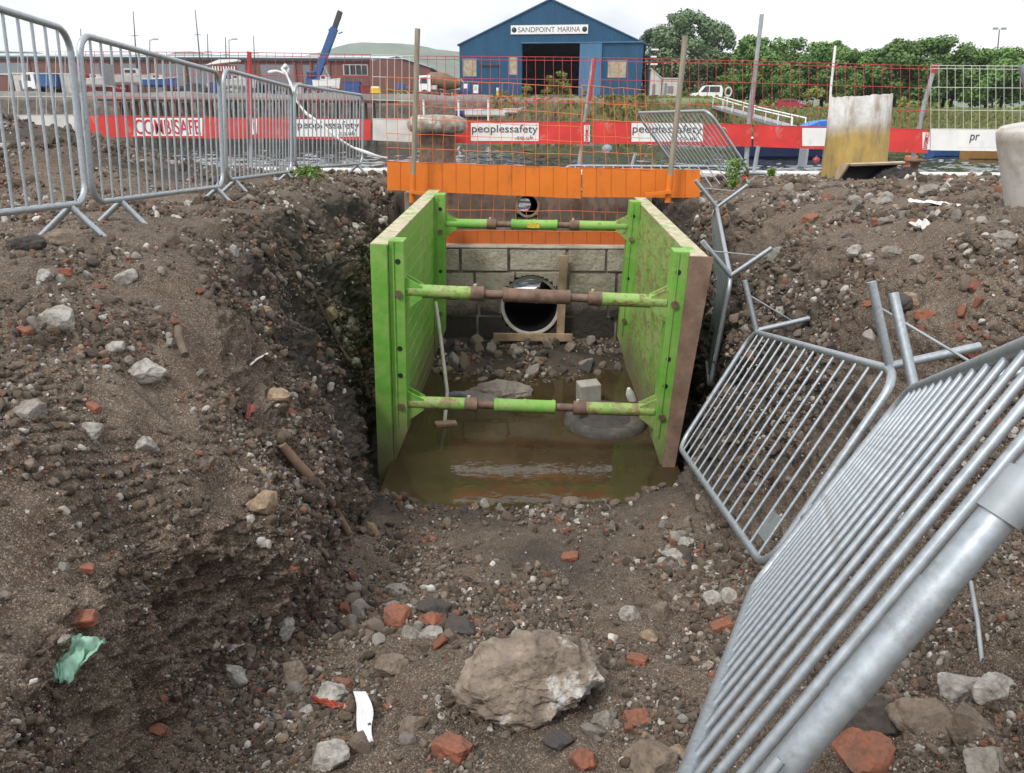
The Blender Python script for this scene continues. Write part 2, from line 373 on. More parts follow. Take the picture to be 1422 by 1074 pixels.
ash = bandf(Q2[:, 1], 4.3, 5.2)*bandf(-Q2[:, 0], .9, 1.1)*bandf(-Q2[:, 2], .72, .95)*(1-bandf(Q2[:, 1], 9.3, 9.9))
ash = np.maximum(ash, .75*bandf(Q2[:, 1], 3.6, 4.6)*bandf(Q2[:, 0], 1.2, 1.5)*bandf(-Q2[:, 2], .95, 1.3))
ash = np.maximum(ash, .8*bandf(Q2[:, 1], 8, 8.6)*bandf(-Q2[:, 0], 2.7, 3.2)*bandf(Q2[:, 2], -.78, -.6))
ash = np.maximum(ash, bandf(Q2[:, 1], 8.6, 9)*bandf(Q2[:, 0], -1.9, -1.6)*(1-bandf(Q2[:, 0], 2, 2.4)))
cpatch = np.array(at(770, 770, 4.0)); ash = np.maximum(ash, .55*np.exp(-(((Q2-cpatch)/np.array([.6, .5, 1]))**2).sum(1)))
ash = np.clip(ash*(1+.9*nz), 0, 1)
wet = np.clip((-2.62-Q2[:, 2]+.06*nz)/.16, 0, 1)*(np.abs(Q2[:, 0]-.2) < 1.5)
for nm, arr in (('ash', ash), ('wet', wet)):
    a = me.attributes.new(nm, 'FLOAT', 'POINT'); a.data.foreach_set('value', arr.astype(np.float32))
me.materials.append(M['soil'])
ground = link(bpy.data.objects.new('ground', me)); tag(ground, kind='structure')
BVH = BVHTree.FromPolygons(Q2.tolist(), quads.tolist())
def hit(u, v):
    r = Vector(ray(u, v)); l, n, i, dd = BVH.ray_cast(Vector((0, 0, 0)), r.normalized()); return (l, n) if l else (flat(u, v, -.9), Vector((0, 0, 1)))
def drop(x, y, z0=3):
    l, n, i, dd = BVH.ray_cast(Vector((x, y, z0)), Vector((0, 0, -1))); return l.z if l else -.9
def depth(p): return p.y*math.cos(TH)-p.z*math.sin(TH)

# ------------------------------------------------------------------ stones
def ico(sub):
    bm = bmesh.new(); bmesh.ops.create_icosphere(bm, subdivisions=sub, radius=1)
    v = np.array([x.co for x in bm.verts]); f = np.array([[y.index for y in x.verts] for x in bm.faces]); bm.free(); return v, f
ICO = {k: ico(k) for k in (1, 2, 3, 4, 5, 6)}
def rock_shape(sub, seed, cuts=9, rough=.06, el=(1, .8, .65), box=False):
    r = np.random.default_rng(seed); V, Fc = ICO[sub]
    if box:
        n = np.array([[1,0,0],[-1,0,0],[0,1,0],[0,-1,0],[0,0,1],[0,0,-1]], float)+r.normal(0, .05, (6, 3)); dd = np.ones(6)*.62
        x = r.normal(size=(2, 3)); x /= np.linalg.norm(x, axis=1)[:, None]; n = np.r_[n, x]; dd = np.r_[dd, r.uniform(.7, .95, 2)]
    else:
        n = r.normal(size=(cuts, 3)); dd = r.uniform(.55, .95, cuts)
    n /= np.linalg.norm(n, axis=1)[:, None]
    c = V @ n.T; c = np.where(c > .05, dd/np.maximum(c, .05), 9); rad = np.minimum(c.min(1), 1.15)
    rad = rad*(1+rough*fbm(V*1.0+seed*3.1, 2.2, 3))
    return V*rad[:, None]*np.array(el), Fc
def np_mesh(name, V, Fc, mat, smooth=False):
    me = bpy.data.meshes.new(name); me.from_pydata(V.tolist(), [], Fc.tolist()); me.update()
    if smooth: me.polygons.foreach_set('use_smooth', np.ones(len(Fc), bool))
    me.materials.append(M[mat] if isinstance(mat, str) else mat); return me
def rnd_rot(r, tilt=1.0):
    q = r.normal(size=4); q /= np.linalg.norm(q); w, x, y, z = q
    return np.array([[1-2*(y*y+z*z), 2*(x*y-z*w), 2*(x*z+y*w)], [2*(x*y+z*w), 1-2*(x*x+z*z), 2*(y*z-x*w)], [2*(x*z-y*w), 2*(y*z+x*w), 1-2*(x*x+y*y)]])
# hand-placed rocks: centre u, v, width px, material, shape (box for bricks), label
HERO = [
 (198,507,44,'rock_pale',0,'rock','pale angular concrete lump standing out alone on the left bank'),
 (78,436,58,'rock_pale',0,'rock','large crumbly pale concrete lump high on the left bank'),
 (63,380,30,'rock_pale',0,'rock','small pale rock above the large crumbly lump on the left bank'),
 (178,381,30,'rock_pale',0,'rock','pale rock with a dark stone beside it below the barrier feet'),
 (163,477,26,'rock_pale',0,'rock','flat pale stone just above the alone standing angular lump'),
 (130,562,22,'brick',1,'brick','orange brick fragment on the left bank below the alone standing pale lump'),
 (42,563,44,'rock_grey',0,'rock','round grey boulder half sunk at the edge of the left bank'),
 (125,592,38,'rock_pale',0,'rock','mottled pale stone below the orange brick fragment'),
 (200,612,34,'rock_pale',0,'rock','smooth wedge of light grey stone lying flat on the left bank'),
 (95,325,48,'rock_brown',0,'rock','round brown earth clod between the feet of the nearest standing barrier'),
 (38,334,40,'rock_dark',0,'rock','black clod beside the round brown earth clod'),
 (88,375,26,'brick',1,'brick','dark red half brick between two pale rocks high on the left bank'),
 (36,455,24,'brick',1,'brick','pointed red brick piece below the large crumbly pale lump'),
 (115,852,36,'brick',1,'brick','bright orange curved brick piece sticking out of the left bank above the green rag'),
 (118,785,24,'brick',1,'brick','small orange brick end above the bright curved piece'),
 (218,1010,26,'brick',1,'brick','single orange brick fragment lying on bare sand near the bank foot'),
 (368,690,44,'rock_sand',0,'rock','pale sandstone slab edge in the broken bank below the buried pipe root'),
 (385,545,28,'rock_sand',0,'rock','buff stone in the dark part of the left bank'),
 (458,430,26,'rock_sand',0,'rock','flat buff tile set in the black bank left of the green box'),
 (366,428,20,'rock_sand',0,'rock','small buff stone in the black band of the left bank above the twig'),
 (395,868,30,'rock_pale',0,'rock','tall white lump of mortar stuck in the foot of the left bank'),
 (515,735,24,'rock_sand',0,'rock','upright brown stone peg at the foot of the bank by the green box'),
 (458,962,50,'rock_pale',0,'rock','pale grainy rock leaning on a red brick in front of the trench'),
 (470,944,24,'brick',1,'brick','red brick behind the pale grainy rock'),
 (629,1030,54,'brick',1,'brick','large orange brick cut off by the bottom of the view'),
 (550,853,42,'brick',0,'brick','big rounded red brick in the stone cluster on the trench floor'),
 (552,815,36,'rock_grey',0,'rock','grey stone with a white top at the head of the stone cluster'),
 (602,855,34,'brick',0,'brick','brown red stone in the middle of the stone cluster'),
 (643,863,52,'rock_dark',0,'rock','smooth black cobble at the end of the stone cluster'),
 (600,836,50,'rock_dark',0,'rock','long dark stone lying across the top of the stone cluster'),
 (598,878,28,'rock_pale',0,'rock','white faced stone at the front of the stone cluster'),
 (572,876,26,'rock_grey',0,'rock','grey cube of stone at the front of the stone cluster'),
 (503,834,18,'rock_grey',0,'rock','greenish grey cobble left in the stone cluster'),
 (792,770,26,'brick',1,'brick','brown red brick lump alone on the trench floor before the water'),
 (918,850,40,'rock_brown',0,'rock','pointed brown stone right of the big boulder'),
 (877,849,34,'rock_pale',0,'rock','pitted pale stone between the boulder and the pointed brown stone'),
 (904,881,26,'rock_sand',0,'rock','smooth buff pebble below the pointed brown stone'),
 (990,832,30,'rock_pale',0,'rock','squarer of two touching pale stones near the fallen barriers'),
 (1012,828,30,'rock_pale',0,'rock','pale flaky stone touching its squarer neighbour near the fallen barriers'),
 (1003,865,34,'brick',1,'brick','orange brick among dark stones beside the nearest fallen barrier'),
 (884,912,32,'brick',1,'brick','flat triangular brick piece on the trench floor'),
 (886,993,38,'brick',1,'brick','dark red brick with a pointed end in front of the boulder'),
 (903,1038,66,'rock_brown',0,'rock','large grey brown cobble at the bottom edge before the boulder'),
 (945,1043,30,'rock_sand',0,'rock','yellow stone beside the large grey brown cobble'),
 (842,993,34,'rock_grey',0,'rock','grey flat cobble against the right side of the big boulder'),
 (1275,990,74,'rock_brown',0,'rock','large brown stone under the nearest fallen barrier'),
 (1352,1002,84,'rock_brown',0,'rock','large rounded brown boulder right of the nearest fallen barrier'),
 (1330,946,60,'rock_pale',0,'rock','white grey boulder behind the large rounded brown one'),
 (1384,948,58,'rock_pale',0,'rock','white pitted boulder at the right edge of the view'),
 (1212,1034,84,'brick',0,'brick','big salmon coloured stone under the tube of the nearest fallen barrier'),
 (1380,1040,70,'rock_grey',0,'rock','mottled grey rock in the bottom right corner'),
 (1225,985,80,'rock_dark',0,'rock','dark earth clod shadowed by the fallen barrier tube'),
 (935,768,26,'rock_pale',0,'rock','pinkish pale stone in the small heap, nearest the right green panel'),
 (955,752,28,'rock_pale',0,'rock','longest pale stone in the small heap by the green box'),
 (790,697,30,'rock_brown',0,'rock','brown clod standing in the edge of the trench water'),
 (640,697,18,'rock_grey',0,'rock','blue grey pebble at the edge of the trench water'),
 (1208,545,1,'brick',1,'',''),
 (1243,345,26,'rock_grey',0,'rock','grey clod on the right slope under the white plastic strip'),
 (1187,278,24,'rock_grey',0,'rock','square grey block at the top of the right slope'),
 (1222,277,24,'rock_grey',0,'rock','angular grey block right of the square one at the top of the right slope'),
 (1250,410,34,'rock_dark',0,'rock','dark grey cobble in the right slope'),
 (1275,358,18,'rock_pale',0,'rock','pale stone below the paper scrap on the right slope'),
 (1393,328,34,'rock_grey',0,'rock','smooth grey stone at the right edge of the slope'),
 (1268,412,28,'rock_sand',0,'rock','buff red tile lying on the right slope'),
 (1285,432,28,'brick',1,'brick','dark red square brick on the right slope'),
 (1207,418,18,'brick',1,'brick','orange brick end above the barrier legs on the right slope'),
 (1350,480,30,'brick',1,'brick','red brick above the nearest barrier rail on the right slope'),
 (1190,345,22,'rock_pale',0,'rock','light grey slab edge in the middle of the right slope'),
 (1290,262,30,'rock_grey',0,'rock','large clod on the crest beside the black heap'),
 (1125,300,24,'brick',1,'brick','reddish flat stone near the top of the right slope'),
 (40,640,24,'rock_brown',0,'rock','brown cobble below the round grey boulder on the left bank'),
 (85,885,22,'rock_grey',0,'rock','small brown grey pebble just above the mint green rag'),
 (325,928,38,'rock_pale',0,'rock','pale stone by the lilac rag at the bank foot'),
 (410,935,44,'rock_brown',0,'rock','long brown stone in the rubble below the bank foot'),
 (425,985,26,'rock_pale',0,'rock','small white rock left of the pale grainy rock'),
 (345,900,24,'rock_brown',0,'rock','reddish brown clod beside the lilac rag'),
 (545,920,40,'rock_brown',0,'rock','brown flat clod in front of the stone cluster'),
 (575,1000,44,'rock_brown',0,'rock','brown cobble touching the large orange brick'),
 (455,1048,50,'rock_pale',0,'rock','white rock cut off by the bottom of the view'),
 (510,1010,1,'brick',1,'',''),
 (815,1050,40,'brick',0,'brick','low red stone at the bottom edge under the boulder'),
 (770,1020,44,'rock_dark',0,'rock','dark stone in the shade under the boulder'),
]
hero_xy = []
for i, (u, v, w, mat, bx, kind, lab) in enumerate(HERO):
    if not lab: continue
    l, n = hit(u, v+w*.25); s = w*depth(l)/FPX/2*1.12
    el = (1.0, random.uniform(.75, .95), random.uniform(.62, .85)) if not bx else (1.5, 1.0, .8)
    V, Fc = rock_shape(4 if w > 30 else 3, 100+i, 12, .10, el, bool(bx))
    if bx: V *= .85
    o = put(kind, np_mesh(kind, V*s, Fc, mat)); tag(o, lab, kind)
    rz = random.uniform(-.6, .6)+(PI/2 if u in (395, 515) else 0)
    o.rotation_euler = (random.uniform(-.4, .4), random.uniform(-.4, .4)+(PI/2 if u in (395, 515) else 0), rz)
    o.location = l+n*s*(.26 if mat == 'rock_pale' else .14)
    hero_xy.append((l.x, l.y, s))
# the big boulder of old concrete on the trench floor
l, n = hit(750, 985); s = 168*depth(l)/FPX/2
V, Fc = rock_shape(6, 991, 9, .10, (1.12, .85, .58))
V = V+(V/np.linalg.norm(V, axis=1)[:, None])*(fbm(V*1.0+2, 3, 3)*.09+fbm(V+7, 15, 3)*.022-np.maximum(fbm(V+3, 7, 2), .12)*.05)[:, None]
o = put('boulder', np_mesh('boulder', V*s*1.08, Fc, 'boulder')); tag(o, 'big brown lump of old concrete with white patches on the trench floor', 'boulder')
o.location = (l.x, l.y+s*.42, l.z+s*.34); o.rotation_euler = (.1, .08, .1); hero_xy.append((o.location.x, o.location.y, s*.7))

# scattered stones: per-vertex sampling of the ground, weighted by how large it shows
CELL = np.linalg.norm(np.cross(P2[1:, :-1]-P2[:-1, :-1], P2[:-1, 1:]-P2[:-1, :-1]), axis=2)
CC = (P2[1:, 1:]+P2[:-1, :-1])/2; NN = normals(P2)[:-1, :-1]
DD = CC[..., 1]*math.cos(TH)-CC[..., 2]*math.sin(TH)
uu = CX+FPX*CC[..., 0]/np.maximum(DD, .1); vv = CY-FPX*(CC[..., 2]*math.cos(TH)+CC[..., 1]*math.sin(TH))/np.maximum(DD, .1)
vis = (uu > -260) & (uu < 1700) & (vv < 1220) & (DD > .8)
facing = np.clip(-(NN*CC).sum(2)/np.linalg.norm(CC, axis=2), .04, 1)
Wt = CELL/np.maximum(DD, 1)**2*np.sqrt(facing)*vis
cl = fbm(CC.reshape(-1, 3), 1.4, 3).reshape(CC.shape[:2])
Wt *= np.clip(.38+2.3*cl, .035, 2.6)*np.clip(1.25-.7*np.clip(1-NN[..., 2], 0, 1), .3, 1.3)
for (u, v, Y, r, kf) in [(300,740,2.7,.35,.1),(320,820,2.75,.3,.06),(240,860,2.45,.2,.1),(410,780,3.0,.2,.2),(770,775,4.0,.5,.35),(250,960,2.3,.25,.3),(620,720,4.8,.4,.5)]:
    c = np.array(at(u, v, Y)); Wt *= 1-(1-kf)*np.exp(-((CC-c)**2).sum(2)/r**2)
for (u, v, Y, r, kf) in [(590,860,2.95,.3,2.5),(960,770,3.6,.3,3),(480,950,2.4,.3,2),(1000,850,2.95,.25,2),(1330,980,2.1,.35,2)]:
    c = np.array(at(u, v, Y)); Wt *= 1+kf*np.exp(-((CC-c)**2).sum(2)/r**2)
Wt[(CC[..., 1] > 9.5) & (np.abs(CC[..., 0]-.2) < 1.8) & (CC[..., 1] < 10.4)] = 0
sub_w = (CC[..., 2] < WATER_Z-.02) & (CC[..., 1] < 7.6) & (CC[..., 1] > 4.8)
Wt[sub_w] *= .05
pal = np.array([(.10,.076,.056),(.145,.112,.084),(.20,.165,.135),(.27,.24,.21),(.52,.49,.45),(.05,.043,.038),(.24,.095,.055),(.21,.12,.08),(.29,.22,.15)])
palw = np.array([.24,.20,.15,.1,.10,.11,.06,.06,.035]); palw /= palw.sum()
flatW = (Wt/Wt.sum()).reshape(-1)
def sample(n, pxlo, pxhi, pw, smax):
    i = rng.choice(len(flatW), n, p=flatW); p = CC.reshape(-1, 3)[i]+rng.normal(0, .004, (n, 3)); nn = NN.reshape(-1, 3)[i]; dd_ = DD.reshape(-1)[i]
    px = pxlo*(pxhi/pxlo)**(rng.random(n)**pw); s = np.minimum(px*dd_/FPX/2, smax*rng.uniform(.6, 1, n))
    return p, nn, s
def scatter(name, n, sub, pxlo, pxhi, pw, smax, label):
    shapes = [rock_shape(sub, 500+k, 6+k % 4, .05, (1, random.uniform(.65, .95), random.uniform(.45, .8))) for k in range(14)]
    p, nn, s = sample(n, pxlo, pxhi, pw, smax); nvv, nff = len(shapes[0][0]), len(shapes[0][1])
    Vs = np.empty((n, nvv, 3), np.float32); cols = np.empty((n, nvv, 4), np.float32); ci = rng.choice(len(pal), n, p=palw)
    for k in range(n):
        V = shapes[k % 14][0] @ rnd_rot(rng).T; Vs[k] = V*s[k]+p[k]+nn[k]*s[k]*.22
        cols[k] = (*(pal[ci[k]]*rng.uniform(.75, 1.25)), 1)
    Fs = (shapes[0][1][None]+np.arange(n)[:, None, None]*nvv).reshape(-1).astype(np.int32)
    me = bpy.data.meshes.new(name); me.vertices.add(n*nvv); me.vertices.foreach_set('co', Vs.reshape(-1))
    me.loops.add(len(Fs)); me.polygons.add(n*nff); me.loops.foreach_set('vertex_index', Fs); me.polygons.foreach_set('loop_start', np.arange(0, len(Fs), 3, dtype=np.int32))
    me.update(calc_edges=True); me.polygons.foreach_set('use_smooth', np.zeros(n*nff, bool))
    a = me.attributes.new('tint', 'FLOAT_COLOR', 'POINT'); a.data.foreach_set('color', cols.reshape(-1)); me.materials.append(M['stones'])
    o = put(name, me); return o
tag(scatter('gravel', 130000, 1, 1.6, 7, 1.5, .03, ''), 'loose grit and small stones strewn over the dug soil', 'gravel', kind='stuff')
_p = pal.copy(); _pw = palw.copy()
pal = np.array([(.085,.058,.040),(.12,.086,.060),(.065,.046,.033),(.15,.11,.08)]); palw = np.array([.3,.3,.25,.15])
tag(scatter('soil_clods', 13000, 2, 4, 22, 2.2, .09, ''), 'crumbled lumps of dug soil lying over the banks', 'clods', kind='stuff')
pal, palw = _p, _pw
tag(scatter('rubble', 36000, 2, 4, 17, 2.2, .07, ''), 'loose fist sized rubble strewn over the dug soil', 'rubble', kind='stuff')
# the larger loose stones are things of their own
kinds = [('rock', 'rock_grey', 'grey', 0), ('rock', 'rock_brown', 'brown', 0), ('rock', 'rock_pale', 'whitish', 0), ('brick', 'brick', 'red', 1), ('rock', 'rock_dark', 'black', 0)]
meshes = {k[2]: [np_mesh(k[0], rock_shape(3, 900+13*j+ord(k[2][0]), 11, .08, (1, .82, .62) if not k[3] else (1.2, .8, .6), bool(k[3]))[0], ICO[3][1], k[1]) for j in range(5)] for k in kinds}
p, nn, s = sample(36, 15, 28, 1.6, .12)
zone = {0: 'on the bank below the standing barriers', 1: 'on the trench floor before the water', 2: 'on the slope behind the fallen barriers', 3: 'at the back of the trench below the block wall'}
for k in range(len(p)):
    if any((p[k][0]-a)**2+(p[k][1]-b)**2 < (r+s[k])**2*.8 for a, b, r in hero_xy): continue
    c = kinds[rng.choice(5, p=[.3, .3, .14, .16, .1])]
    x, y, z = p[k]; zn = 3 if (y > 7.4 and -1.2 < x < 1.6 and z < -1.5) else 0 if x < -1.05 else 2 if x > 1.05 else 1
    o = put(c[0], random.choice(meshes[c[2]])); o.scale = (s[k],)*3; o.rotation_euler = tuple(rng.uniform(-3, 3, 3)); o.location = Vector(p[k])+Vector(nn[k])*s[k]*.3
    nm = ('small %s stone lying loose ' if not c[3] else 'small %s brick fragment lying loose ') % c[2]
    tag(o, nm+zone[zn], c[0], ('loose %s %s ' % (c[2], 'bricks' if c[3] else 'stones'))+zone[zn])
# rubble heap before the block wall
for k in range(40):
    u, v = random.uniform(612, 858), random.uniform(472, 540)
    l, n = hit(u, v)
    if not (l.y < 9.5): continue
    sz = random.uniform(.04, .12); c = random.choice(kinds[:2]+kinds[:2]+kinds[4:]+[kinds[0]])
    o = put('rock', random.choice(meshes[c[2]])); o.scale = (sz,)*3; o.rotation_euler = tuple(rng.uniform(-3, 3, 3)); o.location = l+n*sz*.3
    tag(o, '%s angular stone in the rubble heap below the block wall' % c[2], 'rock', '%s stones heaped below the block wall' % c[2])

CL = [(480,660,800,895,46,10,30,'in the stone cluster before the big boulder'),(925,1000,735,795,34,9,24,'in the small heap by the right panel'),(985,1050,815,885,22,10,26,'beside the nearest fallen barrier'),(380,520,925,1050,40,10,34,'in the rubble around the torn white strip'),(560,1000,1000,1055,34,12,34,'along the front below the boulder'),(1230,1400,925,1052,22,16,50,'beside the boulders under the closest barrier'),(600,960,690,745,40,6,20,'on the sandy edge of the water'),(1150,1400,265,330,34,8,22,'on the crest of the right slope'),(1150,1400,380,500,40,8,24,'on the reddish part of the right slope'),(30,330,340,480,46,8,24,'below the feet of the standing barriers')]
for (u0, u1, v0, v1, n_, a_, b_, where) in CL:
    for k in range(int(n_*(.95 if 'cluster' in where or 'heap' in where else .4))):
        u, v = random.uniform(u0, u1), random.uniform(v0, v1); l, n = hit(u, v); sz = random.uniform(a_*1.2, b_*1.25)*random.uniform(.7, 1)*depth(l)/FPX/2; c = kinds[rng.choice(5, p=[.2, .2, .1, .42, .08] if 'reddish' in where else [.3, .25, .23, .12, .10])]
        if any((l.x-a)**2+(l.y-b)**2 < (r+sz*.5)**2*.6 for a, b, r in hero_xy): continue
        o = put(c[0], random.choice(meshes[c[2]])); o.scale = (sz,)*3; o.rotation_euler = tuple(rng.uniform(-3, 3, 3)); o.location = l+n*sz*.25
        nm = ('%s brick piece lying ' if c[3] else '%s stone lying ') % c[2]
        tag(o, nm+where, c[0], nm+where)
# ------------------------------------------------------------------ waters
def water_mat(name, c, rough, scale, strength, stretch, dist=.02):
    m, nt, b = new_mat(name)
    b.inputs['Base Color'].default_value = (*c, 1); b.inputs['Roughness'].default_value = rough; b.inputs['IOR'].default_value = 1.33
    col = ramp(nt, noise(nt, 1.1, 5), [(.35, tuple(x*.7 for x in c)), (.65, tuple(x*1.3 for x in c))]); nt.links.new(col, b.inputs['Base Color'])
    bump(nt, b, noise(nt, scale, 4, .6, stretch=stretch), strength, dist); return m
M['puddle'] = water_mat('muddy_water', (.054, .039, .019), .03, 3, .12, (1, 1, 1))
M['river'] = water_mat('river_water', (.035, .04, .04), .04, 4, .3, (.5, 1.2, 1), .02)
pw = MB().add([(-1.06, 4.3, WATER_Z), (1.42, 4.3, WATER_Z), (1.5, 8.6, WATER_Z), (-1.06, 8.6, WATER_Z)], [(0, 1, 2, 3)]).build('trench_water', 'puddle'); tag(pw, kind='structure')
RZ = -2.85
_Y = [13.3]
while _Y[-1] < 118: _Y.append(_Y[-1]*1.0062 if _Y[-1] > 34 else _Y[-1]*1.02)
_a = np.r_[-9, -5, -3, np.linspace(-1.3, 1.3, 640), 3, 5, 9]; RY, RA = np.meshgrid(np.array(_Y), _a, indexing='ij'); RX = RA*RY
_q = np.stack([RX*.8, RY*1.0, RX*0+4.2], 2).reshape(-1, 3); _lam = np.clip(RY.reshape(-1)/55, .8, 2)
hw_ = (fbm(_q*.9, 1, 2)*.085+fbm(_q*2.3+7, 1, 1)*.05+(fbm(_q*.12, 1, 2))*fbm(_q*1.5+3, 1, 1)*.12)
_v = np.stack([RX, RY, RZ+hw_.reshape(RX.shape)*(np.abs(RA) < 1.4)], 2).reshape(-1, 3); _n = len(_a); _i = (np.arange(len(_Y)-1)[:, None]*_n+np.arange(_n-1)[None]).reshape(-1)
rme = bpy.data.meshes.new('river_water'); rme.from_pydata(_v.tolist(), [], np.stack([_i, _i+1, _i+_n+1, _i+_n], 1).tolist()); rme.update(); rme.polygons.foreach_set('use_smooth', np.ones(len(_i), bool)); rme.materials.append(M['river'])
rw = put('river_water', rme); tag(rw, kind='structure')
# quay edge
PCX, PCZ = at(737, 425, 9.45).x, at(737, 425, 9.45).z
UPX, UPZ = at(733, 285, 9.98).x, at(733, 285, 9.98).z
PEND, UEND = PCZ-.36, UPZ-.36       # where the pipes come out on the river side
q = MB(); ZB = -5
q.box((-14, 13.05, ZB), (min(PCX, UPX)-.42, 13.62, -.90)).box((max(PCX, UPX)+.42, 13.05, ZB), (14, 13.62, -.90))
xl, xr = min(PCX, UPX)-.42, max(PCX, UPX)+.42
q.box((xl, 13.05, ZB), (xr, 13.62, PEND-.36)).box((xl, 13.05, UEND+.15), (xr, 13.62, -.90)).box((xl, 13.05, PEND+.36), (xr, 13.62, UEND-.15))
q.box((xl, 13.05, PEND-.36), (PCX-.36, 13.62, PEND+.36)).box((PCX+.36, 13.05, PEND-.36), (xr, 13.62, PEND+.36)).box((xl, 13.05, UEND-.15), (UPX-.15, 13.62, UEND+.15)).box((UPX+.15, 13.05, UEND-.15), (xr, 13.62, UEND+.15))
tag(q.build('quay_wall', 'kerb'), kind='structure')
cp = MB()
for k in range(14):
    x0 = -14+2*k; cp.box((x0+.004, 13.06, -.897), (x0+1.996, 13.66, -.775-.002*(k % 3)))
tag(cp.build('quay_coping', 'coping', None, .012), kind='structure')

# ------------------------------------------------------------------ crowd barriers
BL, BH = 2.37, 1.0
def rounded(L, H, r, n=6):
    pts = []
    for cx, cz, a0 in ((L-r, r, -PI/2), (L-r, H-r, 0), (r, H-r, PI/2), (r, r, PI)):
        for k in range(n+1):
            a = a0+PI/2*k/n; pts.append((cx+r*math.cos(a), 0, cz+r*math.sin(a)))
    return pts
bm_frame = MB().tube(rounded(BL, BH, .13), .0195, 14, closed=True)
for x in (.02, BL-.02): bm_frame.tube([(x if x < 1 else BL, 0, .42) if 0 else ((0 if x < 1 else BL), 0, .40), ((0 if x < 1 else BL), 0, .56)], .0207, 14)
me_frame = bm_frame.mesh('frame', 'galv')
me_bar = MB().tube([(0, 0, .012), (0, 0, BH-.012)], .0086, 8).mesh('bar', 'galv')
me_leg = MB().tube([(0, 0, 0), (0, .268, -.258)], .0195, 10).mesh('leg', 'galv')
me_brace = MB().tube([(0, -.19, -.185), (0, .19, -.185)], .0055, 6).mesh('brace', 'galv_dull')
me_plate = MB().box((-.066, -.004, -.065), (.066, .004, .065)).mesh('plate', 'galv')
me_hook = MB().tube([(0, 0, .1), (.05, .02, .1), (.062, .02, .07), (.055, .02, .03)], .007, 6).mesh('hook', 'galv_dull')
def barrier(a, b, d, label, plate=None, legs=(.25, BL-.2), group='galvanised crowd barriers', brace=True, nb=17):
    a, b, d = Vector(a), Vector(b), Vector(d)
    X = (b-a).normalized(); Z = d-a; Z = (Z-X*Z.dot(X)).normalized(); Y = Z.cross(X)
    m = Matrix((X, Y, Z)).transposed().to_4x4(); m.translation = a
    t = thing('crowd_barrier', label, 'barrier', group=group, mtx=m)
    put('frame', me_frame, t)
    for k in range(nb): put('bar', me_bar, t, Matrix.Translation(((k+1)*BL/(nb+1), 0, 0)))
    for x in legs:
        for sgn in (1, -1): put('leg', me_leg, t, Matrix.Translation((x, 0, -.012)) @ Matrix.Scale(sgn, 4, (0, 1, 0)))
        if brace: put('brace', me_brace, t, Matrix.Translation((x, 0, -.012)))
    if plate: put('plate', me_plate, t, Matrix.Translation((plate[0], 0, plate[1])))
    put('hook', me_hook, t, Matrix.Translation((BL, 0, .62)))
    return t
barrier((-2.59,2.49,-.40), (-2.71,4.86,-.50), (-2.54,2.54,.60), 'standing grey barrier cut off by the left edge, nearest of the row', brace=False)
barrier((-2.71,4.93,-.51), (-2.75,7.3,-.59), (-2.64,4.97,.49), 'standing grey barrier with a small blank plate near its top rail', (.33, .80), (.37, BL-.17), brace=False)
barrier((-2.78,7.48,-.55), (-2.82,9.85,-.61), (-2.70,7.51,.45), 'standing grey barrier between the plated one and the last of the row', brace=False)
barrier((-2.77,9.857,-.577), (-2.37,12.19,-.63), (-2.70,9.87,.42), 'standing grey barrier at the end of the row, before the white tape', brace=False)
barrier((2.18,8.21,-.83), (1.74,5.9,-1.17), (2.14,8.36,-1.82), 'upturned grey barrier hanging on edge beside the green trench box', legs=(.12, BL-.05))
barrier((1.75,5.24,-1.42), (1.60,2.92,-.96), (1.25,5.10,-2.28), 'upturned grey barrier lying on the slope with a blank plate low in one corner', (2.15, .86), (.06, BL-.12), nb=15)
barrier((1.57,2.78,-.99), (.69,.75,-.15), (1.03,2.68,-1.82), 'closest fallen grey barrier, its end tube crossing the bottom corner', None, (.09, BL-.3), nb=15)
barrier((2.51,12.24,-.60), (3.04,9.93,-.60), (1.86,12.08,.15), 'grey barrier leaning over sideways beside the orange boards by the quay', legs=(.3, BL-.3))
_b = at(1050, 267, 9.85)
barrier(_b-Vector((2.37, .05, 0)), _b, at(1080, 240, 10.6)-Vector((2.37, .05, 0)), 'grey barrier lying flat on the ground with red paint on one corner', legs=())
# red paint band on the flat one: a sleeve of tape
tp = MB().tube([(BL+.001, 0, .45), (BL+.001, 0, .62)], .024, 12)
fl = [o for o in bpy.data.objects if o.get('label', '').startswith('grey barrier lying flat')][0]
tp.build('tape_band', 'red', fl)
# thick coupling clamp on the closest barrier's end tube
nb = [o for o in bpy.data.objects if o.get('label', '').startswith('closest fallen')][0]
MB().tube([(BL, 0, .245), (BL, 0, .30)], .0245, 14).build('coupling_clamp', 'galv_dull', nb)

